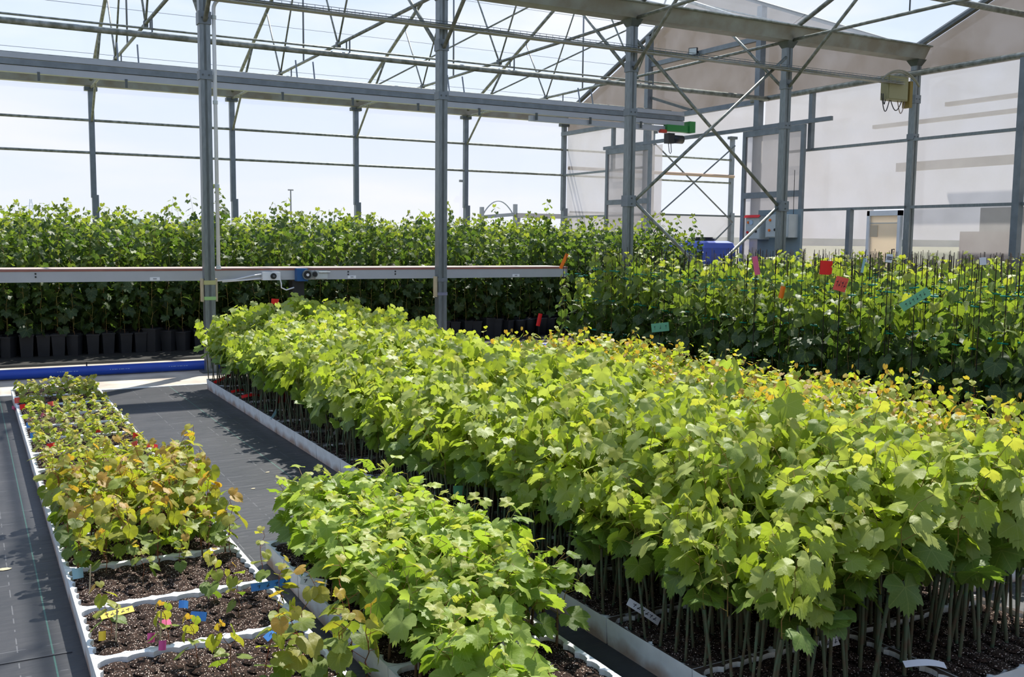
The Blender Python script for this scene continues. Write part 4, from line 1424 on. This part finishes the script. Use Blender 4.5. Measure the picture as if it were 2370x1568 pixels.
MB().b2((3.86 + 1.5, -0.02, 1.085), (4.02 + 1.5, 0.0, 1.19)).build('bearing_plate', BOX_GREY, t)
MB().tube([(3.90 + 1.5, -0.03, 1.165), (4.05 + 1.5, -0.03, 1.165)], 0.008, 8).build('tension_screw', STEEL, t)
MB().b2((3.57 + 1.5, 0.0, 0.72), (3.72 + 1.5, 0.16, 1.06)).build('motor_body', DARK, t)
# padding boards strapped to the first middle post
for k, (x, lab) in enumerate(((2.495, 'by the white conduit'), (5.495, 'behind the lime-green bed'))):
    t = thing('strapped_boards', 'pale boards strapped to the middle post ' + lab, 'boards', (x, YP, 0.84), 0, 'boards strapped to posts')
    for s in (-1, 1):
        if k == 1 and s == 1:
            continue
        MB().b2((s * 0.068, -0.04, 0), (s * 0.092, 0.04, 0.27)).build('board', WOOD, t)
    MB().b2((-0.066, -0.066, 0.20), (0.066, 0.066, 0.25)).build('strap', mat('tape_yellow', (178, 176, 120), 0.6) if k == 0 else STEEL_BLUE, t)
    MB().b2((-0.066, -0.066, 0.02), (0.066, 0.066, 0.06)).build('strap', mat('tape_green', (150, 190, 120), 0.6) if k == 0 else mat('tape_grey', (120, 122, 140), 0.6), t)

# blue water pipe on the concrete
t = thing('water_pipe', 'thick blue water pipe lying along the concrete floor', 'pipe', (-3, 12.13, 0.062))
MB().tube([(0, 0, 0), (17, 0, 0)], 0.056, 18).build('pipe_wall', BLUE_PIPE, t, True)
for x in (0.85, 1.40, 2.05, 2.62):
    for k in range(9):
        w = 0.010 + 0.006 * ((k * 7) % 3)
        MB().b2((x + 3 + k * 0.024, -0.0568, 0.006), (x + 3 + k * 0.024 + w, -0.0555, 0.012)).build('print_mark', mat('pipe_print', (150, 180, 225), 0.6), t)
MB().tube([(4.16, 0.0, 0.05), (4.16, 0.0, 0.10)], 0.008, 6).build('drip_nipple', DARK, t)

# white conduit on the first middle post, bending along the cable tray
t = thing('conduit_pipe', 'white plastic conduit running down the first middle post', 'pipe', (2.602, YP - 0.035, 0))
arc = [(0, 0, 1.22), (0, 0, 4.20)] + [(0.14 - 0.14 * math.cos(a), 0, 4.20 + 0.14 * math.sin(a)) for a in np.linspace(0.25, math.pi / 2, 6)] + [(0.6, 0, 4.345)]
MB().tube(arc, 0.022, 10).build('conduit', WHITE_PVC, t, True)
for z in (1.24, 2.19, 3.15, 4.11):
    MB().tube([(0, 0, z - 0.02), (0, 0, z + 0.02)], 0.029, 10).build('clip', BOX_GREY, t)

# wire cable tray along the near face of the middle posts
t = thing('cable_tray', 'long wire-mesh cable tray with grey cables crossing the middle posts', 'cable tray', (2.55, YP - 0.14, 4.28))
L = 14.0 - 2.55
MB().b2((0, -0.06, 0), (L, 0.06, 0.012)).build('tray_floor', GUTTER, t)
for z in (0.04, 0.075):
    for y in (-0.06, 0.06):
        MB().tube([(0, y, z), (L, y, z)], 0.0035, 4).build('side_wire', STEEL, t)
wires = MB()
for k in range(int(L / 0.1)):
    for y in (-0.06, 0.06):
        wires.tube([(k * 0.1, y, 0.0), (k * 0.1, y, 0.078)], 0.003, 4)
tag(wires.build('upright_wires', STEEL, t), kind='stuff')
for k, y in enumerate((-0.03, 0.0, 0.03)):
    MB().tube([(x_, y + 0.012 * math.sin(x_ * 1.7 + k), 0.026 + 0.01 * math.sin(x_ * 2.3 + 2 * k)) for x_ in np.linspace(0.2, L, 40)], 0.012, 6).build('cable', mat('cable_grey', (150, 148, 130), 0.6), t, True)
# junction box
OLIVE = mat('olive_box', (150, 146, 108), 0.5)
t = thing('junction_box', 'olive junction box with looping cables on the last middle post', 'box', (13.75, YP - 0.03, 4.02))
MB().b2((-0.06, -0.09, 0.0), (0.42, 0.07, 0.40)).build('box_body', OLIVE, t)
MB().b2((-0.05, -0.10, 0.02), (0.41, -0.09, 0.38)).build('lid', OLIVE, t)
MB().b2((0.46, -0.10, -0.10), (0.53, 0.05, 0.34)).build('mounting_bracket', mat('bracket_ochre', (138, 118, 60), 0.6), t)
for k, (x0, x1, dp) in enumerate(((-0.14, 0.06, 0.24), (0.09, 0.36, 0.16), (0.26, 0.44, 0.20), (-0.10, -0.04, 0.12))):
    MB().tube([(x0 + (x1 - x0) * f, -0.02, (0.10 if k in (0, 3) else 0.0) * (1 - f) - dp * math.sin(math.pi * f)) for f in np.linspace(0, 1, 11)], 0.008, 6).build('cable_loop', DARK if k != 2 else mat('cable_pale', (170, 150, 140), 0.6), t, True)
for k in range(2):
    MB().tube([(-0.3 + 0.95 * f, -0.12 - 0.01 * k, 0.26 + (0.20 + 0.03 * k) * math.sin(math.pi * f) ** 0.7) for f in np.linspace(0, 1, 12)], 0.013, 6).build('cable_loop', mat('cable_grey', (150, 148, 130), 0.6), t, True)
# floodlight on the collar beam
t = thing('floodlight', 'small square floodlight on the gable collar beam', 'lamp', (GX - 0.14, 17.75, 5.72), 0.5)
MB().box((-0.05, 0, 0.08), (0.05, 0.20, 0.16)).build('lamp_body', DARK, t)
MB().box((-0.077, 0, 0.08), (0.006, 0.17, 0.13)).build('lens', BOX_GREY, t)
MB().tube([(-0.05, -0.11, 0.08), (0.02, -0.11, 0.0), (0.02, 0.11, 0.0), (-0.05, 0.11, 0.08)], 0.010, 6).build('yoke', DARK, t)

# ---------------------------------------------------------------- cabinets, tanks by the gateway
t = thing('cabinet_board', 'blue-grey mounting board behind the wall cabinets', 'board', (14.20, 14.80, 0))
MB().b2((0, -0.62, 0.5), (0.05, 0.56, 2.25)).build('board', BOARD, t)
for y in (-0.6, 0.5):
    MB().b2((0, y, 0), (0.05, y + 0.05, 0.5)).build('leg', STEEL_BLUE, t)
for (y0, y1, z0, z1, lab) in ((15.03, 15.46, 1.66, 2.13, 'grey electrical cabinet with a red roof edge and dials'), (14.25, 14.88, 1.70, 2.15, 'grey electrical cabinet with an orange isolator behind the post')):
    t = thing('electrical_cabinet', lab, 'cabinet', (14.06, (y0 + y1) / 2, z0), 0, 'electrical cabinets by the gateway')
    w, h = (y1 - y0) / 2, z1 - z0
    MB().b2((-0.10, -w, 0), (0.14, w, h)).build('case', BOX_GREY, t)
    d_ = MB().b2((-0.115, -w + 0.015, 0.015), (-0.10, w - 0.015, h - 0.015)).build('cabinet_door', BOX_GREY, t)
    if y0 > 15:
        MB().add([(-0.13, -w - 0.01, h), (0.14, -w - 0.01, h), (0.14, w + 0.01, h), (-0.13, w + 0.01, h), (-0.16, -w, h - 0.035), (-0.16, w, h - 0.035), (-0.12, -w, h + 0.02), (-0.12, w, h + 0.02)],
                 [(0, 1, 2, 3), (4, 5, 7, 6), (4, 6, 0), (5, 3, 7)]).build('rain_hood', TAGC['red'], t)
        MB().disc((-0.12, 0.03, h - 0.13), 0.05, 'x', 16, 0.03).build('gauge', mat('gauge_blue', (170, 196, 220), 0.3), t)
    for k, (yy, zz, m) in enumerate(((0.6, 0.14, 'red' if y0 > 15 else 'orange'), (0.1, 0.15, None), (-0.5, 0.16, None), (0.55, 0.34, 'orange'))):
        MB().disc((-0.122, w * yy, zz), 0.026, 'x', 12, 0.03).build('knob', TAGC[m] if m else DARK, d_)
tag(MB().tube([(14.12, 14.30, 2.15), (14.11, 14.30, 3.0)], 0.006, 5).build('antenna_rod', DARK), 'thin black aerial rising above the cabinets', 'aerial')

TANK = mat('tank_blue', (98, 118, 206), 0.4, 0, 0.1, 5)
for (x, y, lab) in ((13.6, 17.65, 'blue plastic tank with black lid, farther one in the gateway'), (13.55, 16.25, 'blue plastic tank with black lid, beside the wall cabinets')):
    t = thing('water_tank', lab, 'tank', (x, y, 0), 0, 'blue tanks in the gateway')
    MB().b2((-0.5, -0.5, 0), (0.5, 0.5, 0.14)).build('pallet', WOOD, t)
    mb = MB()
    sec = []
    for z, q in ((0.14, .44), (0.2, .5), (1.48, .5), (1.58, .46), (1.62, .38)):
        c_ = q * 0.8
        sec.append([(-q, -c_, z), (-c_, -q, z), (c_, -q, z), (q, -c_, z), (q, c_, z), (c_, q, z), (-c_, q, z), (-q, c_, z)])
    v = [p for s in sec for p in s]
    f = [tuple(range(7, -1, -1)), tuple(range(32, 40))]
    for s in range(4):
        for k in range(8):
            j = (k + 1) % 8
            f.append((s * 8 + k, s * 8 + j, s * 8 + 8 + j, s * 8 + 8 + k))
    mb.add(v, f).build('tank_body', TANK, t)
    for k in range(4):
        MB().b2((-0.515, -0.4 + k * 0.25, 0.25), (-0.495, -0.34 + k * 0.25, 1.40)).build('rib', TANK, t)
    lid = MB().disc((0, 0, 1.645), 0.23, 'z', 20, 0.05).build('lid', DARK, t)
    MB().disc((0, 0, 1.68), 0.18, 'z', 20, 0.03).build('lid_cap', DARK, lid)
tag(MB().tube([(13.6, 17.9, 1.60), (13.6, 17.9, 1.78), (13.6, 17.98, 1.88), (13.6, 18.06, 1.80), (13.6, 18.1, 1.6)], 0.012, 6).build('hose', DARK), 'black bent hose standing out of the farther blue tank', 'hose')

# ---------------------------------------------------------------- outside the back wall
t = thing('outdoor_rack', 'grey steel rack with a bent hoop outside the back wall', 'rack', (13.31, 26.0, 0))
for x, h in ((0, 2.55), (1.12, 2.66)):
    MB().b2((x - 0.05, -0.05, 0), (x + 0.05, 0.05, h)).build('upright', STEEL_BLUE, t)
MB().bar((0, 0, 2.26), (1.12, 0, 2.36), 0.05, 0.10).build('beam', STEEL_BLUE, t)
MB().bar((1.12, 0, 2.33), (4.6, 0, 2.33), 0.10, 0.14).build('beam', mat('rack_brown', (150, 140, 136), 0.6), t)
MB().b2((4.5, -0.05, 0), (4.6, 0.05, 2.4)).build('upright', STEEL_BLUE, t)
MB().tube([(0.04 + 1.02 * f, 0, 2.32 + 0.42 * math.sin(math.pi * f) ** 0.8) for f in np.linspace(0, 1, 15)], 0.018, 6).build('hoop', STEEL_BLUE, t, True)
t = thing('outdoor_pipe', 'blue water pipe with black valve outside the corner', 'pipe', (14.55, 26.2, 1.80))
MB().tube([(0, 0, 0), (1.9, 0, 0)], 0.06, 12).build('pipe_wall', BLUE_PIPE, t, True)
MB().tube([(0.1, 0, -1.85), (0.1, 0, 0.22)], 0.05, 10).build('riser', BLUE_PIPE, t, True)
MB().tube([(0.1, 0, 0.20), (0.1, 0, 0.32), (0.1, 0, 0.34), (0.1, 0, 0.50)], [0.075, 0.075, 0.05, 0.08], 10).build('valve', DARK, t, True)
MB().disc((0.34, -0.02, 0.16), 0.04, 'y', 12, 0.03).build('gauge', BOX_GREY, t)
t = thing('outer_pole', 'thin dark pole outside the back wall with a short arm', 'pole', (11.64, YW + 0.275, 0))
MB().b2((-0.02, -0.025, 0), (0.02, 0.025, 3.36)).build('shaft', STEEL_DARK, t)
MB().b2((-0.19, -0.025, 3.10), (-0.02, 0.025, 3.16)).build('tie_arm', STEEL_DARK, t)
t = thing('utility_pole', 'far dark utility pole on the horizon', 'pole', (17.57, 60, -0.1))
MB().tube([(0, 0, 0), (0, 0, 4.6)], [0.07, 0.04], 6).build('shaft', mat('pole_dark', (92, 94, 96), 0.7), t)
MB().tube([(-0.17, 0, 4.6), (0.17, 0, 4.6)], 0.04, 5).build('insulator', DARK, t)


def pylon(x, y, h, label):
    t = thing('pylon', label, 'pylon', (x, y, 0), 0, 'far pylons')
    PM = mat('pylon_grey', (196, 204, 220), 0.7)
    w = h * 0.11
    for sx in (-1, 1):
        for sy in (-1, 1):
            MB().tube([(sx * w, sy * w, 0), (sx * w * 0.18, sy * w * 0.18, h)], 0.10, 4).build('leg', PM, t)
    for k in range(7):
        z0, z1 = h * k / 7, h * (k + 1) / 7
        q0, q1 = w * (1 - 0.82 * k / 7), w * (1 - 0.82 * (k + 1) / 7)
        MB().tube([(-q0, -q0, z0), (q1, -q1, z1)], 0.06, 4).build('lattice', PM, t)
        MB().tube([(q0, -q0, z0), (-q1, -q1, z1)], 0.06, 4).build('lattice', PM, t)
    for z in (0.72, 0.84):
        MB().tube([(-w * 1.3, 0, h * z), (w * 1.3, 0, h * z)], 0.09, 4).build('crossarm', PM, t)


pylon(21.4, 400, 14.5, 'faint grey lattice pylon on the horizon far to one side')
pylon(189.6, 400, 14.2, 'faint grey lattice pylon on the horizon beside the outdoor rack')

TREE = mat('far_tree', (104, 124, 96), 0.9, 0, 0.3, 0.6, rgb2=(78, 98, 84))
rng = random.Random(8)


def far_tree(x, y, w, h, label):
    t = thing('distant_tree', label, 'tree', (x, y, -0.1), 0, 'trees on the horizon')
    MB().tube([(0, 0, 0), (0, 0, h * 0.5)], [w * 0.05, w * 0.03], 6).build('trunk', STEM_BROWN, t)
    V, T = [], []
    n, m_ = 18, 10
    ph = [rng.uniform(0, 6.28) for _ in range(6)]
    for i in range(m_ + 1):
        th = math.pi * i / m_
        for k in range(n):
            a = 2 * math.pi * k / n
            q = 1 + 0.13 * math.sin(3 * a + ph[0] + th * 2) + 0.10 * math.sin(7 * a + ph[1]) * math.sin(5 * th + ph[2]) + rng.uniform(-.07, .07)
            V.append((math.cos(a) * math.sin(th) * w / 2 * q, math.sin(a) * math.sin(th) * w / 2 * q, h * 0.58 + math.cos(th) * h * 0.43 * q))
    for i in range(m_):
        for k in range(n):
            j = (k + 1) % n
            T.append((i * n + k, (i + 1) * n + k, (i + 1) * n + j, i * n + j))
    MB().add(V, T).build('crown', TREE, t)


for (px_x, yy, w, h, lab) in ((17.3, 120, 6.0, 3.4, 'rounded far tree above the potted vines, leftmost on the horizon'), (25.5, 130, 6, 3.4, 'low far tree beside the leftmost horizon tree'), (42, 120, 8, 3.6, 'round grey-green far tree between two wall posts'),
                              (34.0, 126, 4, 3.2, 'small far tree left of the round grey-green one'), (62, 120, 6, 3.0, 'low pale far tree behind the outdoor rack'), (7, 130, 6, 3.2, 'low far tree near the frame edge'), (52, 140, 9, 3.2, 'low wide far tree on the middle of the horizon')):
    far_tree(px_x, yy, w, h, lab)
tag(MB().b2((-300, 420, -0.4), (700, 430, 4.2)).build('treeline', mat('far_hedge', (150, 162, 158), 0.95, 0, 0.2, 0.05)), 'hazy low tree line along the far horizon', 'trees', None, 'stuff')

# ---------------------------------------------------------------- plant tags and labels
def plant_tag(col, x, y, z, w, h, yaw, tilt, roll, label, marks=0, bend=0.0):
    t = thing('plant_tag', label, 'tag', (x, y, z), 0, 'coloured plant tags')
    t.rotation_euler = (tilt, roll, yaw)
    n = 6
    v, f = [], []
    for k in range(n + 1):
        a = -w / 2 + w * k / n
        b_ = bend * math.sin(math.pi * k / n) * w
        for yy in (-0.0007, 0.0007):
            v += [(a, yy - b_, -h / 2), (a, yy - b_, h / 2)]
    for k in range(n):
        o = k * 4
        f += [(o, o + 4, o + 5, o + 1), (o + 3, o + 7, o + 6, o + 2), (o + 1, o + 5, o + 7, o + 3), (o, o + 2, o + 6, o + 4)]
    f += [(0, 1, 3, 2), (n * 4, n * 4 + 2, n * 4 + 3, n * 4 + 1)]
    MB().add(v, f).build('strip', TAGC[col], t)
    if z > 0.45:
        st = MB().tube([(0, 0.006, -(z - 0.02)), (0, 0.006, h * 0.3)], 0.004, 5).build('stake', DARKBROWN, t)
        st.rotation_euler = Euler((tilt, roll, yaw)).to_matrix().inverted().to_euler()
    for k in range(marks):
        a = -w * 0.32 + w * 0.64 * k / max(1, marks - 1)
        b_ = bend * math.sin(math.pi * (a / w + 0.5)) * w
        MB().bar((a - 0.004 * (k % 2), -0.0014 - b_, -h * 0.22), (a + 0.006, -0.0014 - b_, h * 0.25), 0.0008, h * 0.08).build('ink_mark', INK, t)
        MB().bar((a - 0.006, -0.0014 - b_, h * (0.1 - 0.2 * (k % 2))), (a + 0.008, -0.0014 - b_, h * (0.12 - 0.2 * (k % 2))), 0.0008, h * 0.07).build('ink_mark', INK, t)
    return t


TG = [
    ('yellow', .47, 4.06, .115, .13, .028, .25, -.9, .0, 'yellow lettered label lying on the tray divider', 5, 0),
    ('yellow', .385, 3.79, .135, .026, .034, .2, -.2, .1, 'small yellow tag wrapped round the seedling at the tray edge', 0, .3),
    ('magenta', .54, 3.69, .135, .026, .034, .1, -.2, .1, 'dark pink tag at the foot of a lone seedling', 0, .3),
    ('pink', .60, 3.74, .16, .05, .025, .5, -.7, .2, 'light pink tag bent over behind the dark pink one', 0, .2),
    ('magenta', .565, 3.60, .135, .026, .034, .0, -.2, .1, 'dark pink tag half hidden by the nearest lone seedling', 0, .3),
    ('blue', .735, 3.82, .135, .06, .035, -.1, -.4, .2, 'short blue tag standing on the bare soil', 0, .2),
    ('blue', .70, 3.93, .15, .045, .03, .4, -.4, .4, 'dark blue loop of tag on the tray divider', 0, .3),
    ('blue', .975, 3.58, .125, .16, .026, .75, -.8, -.1, 'long blue bent tag lying at the tray corner', 3, .12),
    ('blue', 1.075, 4.03, .14, .17, .032, .05, -.3, .0, 'blue label with dark lettering beside the grey tray wall', 4, .1),
    ('paleblue', .372, 4.55, .14, .045, .045, .2, -.2, .0, 'pale blue tag under a bronze seedling at the tray edge', 0, .2),
    ('white', 1.235, 3.95, .15, .11, .035, -.35, -.3, .2, 'white label leaning on the short row tray edge', 2, 0),
    ('white', 1.69, 3.03, .135, .15, .032, .35, -.9, .0, 'white label bent over the empty tray divider', 0, .2),
    ('white', 1.42, 2.86, .14, .05, .06, .1, -.3, .1, 'white tag under the lowest leaves of the short row', 0, 0),
    ('white', 2.255, 3.0, .165, .16, .03, -.3, -.3, .62, 'white printed label tied to a stem of the front tray', 6, .05),
    ('white', 2.72, 2.49, .14, .09, .03, .0, -.6, .0, 'white label lying between front row stems', 4, 0),
    ('white', 2.90, 2.22, .125, .18, .025, -.2, -.9, .15, 'long white strip lying at the front tray edge', 0, .1),
    ('red', 2.36, 8.40, .27, .085, .20, .5, 0, .0, 'tall red card standing among the waxed stems', 0, 0),
    ('red', 2.27, 9.10, .125, .22, .03, .4, -.6, .1, 'red plastic strip curling over the tray edge', 0, .2),
    ('red', 2.24, 9.50, .125, .16, .025, .5, -.7, .0, 'short red strip lying behind the curled one', 0, .1),
    ('red', 2.30, 10.33, .14, .30, .03, .6, -.5, -.2, 'red strip at the far corner of the wide bed', 0, .12),
    ('paleblue', 2.20, 8.06, .135, .11, .022, .6, -.4, -.8, 'pale blue tag hanging over the long tray edge', 0, 0),
    ('white', 2.36, 7.0, .15, .15, .018, .5, -.5, -.6, 'narrow pale label slanting over the long tray edge', 0, 0),
    ('red', 2.95, 10.72, .90, .10, .06, .4, 0, .1, 'small red tag above the far canopy of the wide bed', 0, .2),
    ('yellow', .775, 9.72, .13, .14, .03, .4, -.5, .1, 'orange-yellow strip across the far seedling tray', 0, .05),
    ('coral', .60, 9.35, .14, .06, .04, .4, -.3, .0, 'coral tag rolled on the far tray divider', 0, .3),
    ('pink', .525, 8.88, .13, .08, .03, .3, -.5, .0, 'pink tag lying beside a pale seedling', 0, .1),
    ('coral', .35, 9.68, .14, .05, .05, .4, -.2, .0, 'coral tag at the far outer tray edge', 0, .3),
    ('red', .375, 9.29, .14, .05, .045, .4, -.2, .0, 'bright red tag at the outer tray edge', 0, .3),
    ('blue', .376, 8.81, .135, .04, .035, .3, -.2, .0, 'small blue tag on the outer edge, farthest of three', 0, .3),
    ('blue', .380, 8.40, .135, .045, .04, .3, -.2, .0, 'small blue tag on the outer edge, middle of three', 0, .3),
    ('blue', .383, 7.94, .135, .045, .04, .3, -.2, .0, 'small blue tag on the outer edge, closest of three', 0, .3),
    ('pink', .318, 9.62, .075, .09, .03, 1.2, -.1, .5, 'pink ribbon hanging down the outer tray wall', 0, .1),
    ('red', .467, 7.44, .14, .055, .045, .3, -.2, .0, 'red tag rolled beside seedlings at mid row', 0, .3),
    ('red', .813, 7.84, .16, .035, .04, .3, -.1, .0, 'small red tag in the middle of the seedlings', 0, .2),
    ('red', 1.03, 7.50, .16, .04, .04, .3, -.1, .0, 'small red tag near the inner tray edge', 0, .2),
    ('red', 1.09, 7.28, .115, .11, .03, -.3, -.6, .1, 'red strip lying over the inner tray rim', 0, .15),
    ('coral', .98, 7.20, .15, .04, .05, .2, -.1, .0, 'coral tag low among the pale seedlings', 0, .2),
    ('red', 7.020, 6.666, 1.371, .11, .13, -.75, 0, .05, 'bright red square card clipped high on a vine stake', 0, .05),
    ('coral', 7.000, 6.462, 1.228, .11, .13, -.75, 0, .25, 'coral square card clipped below the bright red one', 4, .05),
    ('orange', 7.000, 7.202, 1.115, .05, .12, -.4, 0, .2, 'bent orange tag halfway up the staked vines', 0, .2),
    ('orange', 7.150, 11.500, 1.317, .045, .22, -.5, 0, .42, 'orange strip on a stake by the conveyor end', 0, .05),
    ('pink', 7.030, 7.611, 1.365, .055, .19, -.6, 0, -.2, 'pink strip on a stake below the wall cabinets', 0, .1),
    ('green', 6.950, 9.065, 0.618, .20, .10, -.55, 0, -.12, 'pale green card hanging low in front of the staked vines', 3, .02),
    ('green', 6.980, 5.629, 1.137, .26, .075, -.75, 0, -.62, 'long pale green label slanting among the stakes', 6, .02),
    ('white', 7.100, 6.018, 1.473, .055, .075, -.8, 0, .15, 'white lettered label at the stake tops below the cream door', 6, 0),
    ('paleblue', 7.050, 6.257, 1.403, .022, .13, -.8, 0, .15, 'narrow pale blue label at the stake tops', 0, 0),
    ('white', 7.100, 5.101, 1.469, .05, .06, -.8, 0, -.1, 'white tag at the stake tops near the picture edge', 0, 0),
    ('red', 6.3, 10.7, .60, .05, .16, -.4, 0, .2, 'red ribbon beyond the far end of the orange-tipped bed', 0, .15),
    ('green', 2.20, 4.53, .30, .07, .05, .0, -.3, .1, 'small green card behind the short leafy row', 0, 0),
]
for a in TG:
    plant_tag(*a)
# bamboo splints beside seedlings
for k, (x, y, h, lab) in enumerate(((.395, 4.35, .13, 'thin bamboo splint alone at the outer tray edge'), (.43, 3.80, .14, 'thin bamboo splint tied to the yellow-tagged seedling'), (.56, 3.64, .15, 'thin bamboo splint beside the pink tags'), (.55, 6.1, .24, 'thin dark splint among the bronze seedlings'), (.50, 8.6, .22, 'thin dark splint among the pale seedlings'))):
    tag(MB().tube([(x, y, 0.06), (x + 0.012, y + 0.01, 0.10 + h)], 0.003, 6).build('bamboo_splint', WOOD if k < 3 else STEM_BROWN), lab, 'splint', 'splints in the seedling row')
# dry crumbs on the black floor
for k, (x, y) in enumerate(((1.75, 6.6), (1.62, 5.9), (1.9, 5.75), (1.55, 6.2), (2.0, 3.3), (0.1, 5.2))):
    s = 0.02 + 0.008 * (k % 3)
    v = [(x + s * math.cos(a) * (0.6 + 0.4 * ((i * 5 + k) % 3) / 2), y + s * math.sin(a) * 0.6, 0.003) for i, a in enumerate(np.linspace(0, 2 * math.pi, 7, endpoint=False))] + [(x, y, 0.006)]
    tag(MB().add(v, [(i, (i + 1) % 7, 7) for i in range(7)]).build('dry_leaf', WOOD), 'dry pale leaf scrap on the black floor, ' + ['beside the wide bed shadow', 'nearest the leafy row', 'touching the wide tray wall', 'out on open fabric', 'in the gap before the wide bed', 'outside the seedling row'][k], 'leaf', 'dry leaf scraps on the floor')
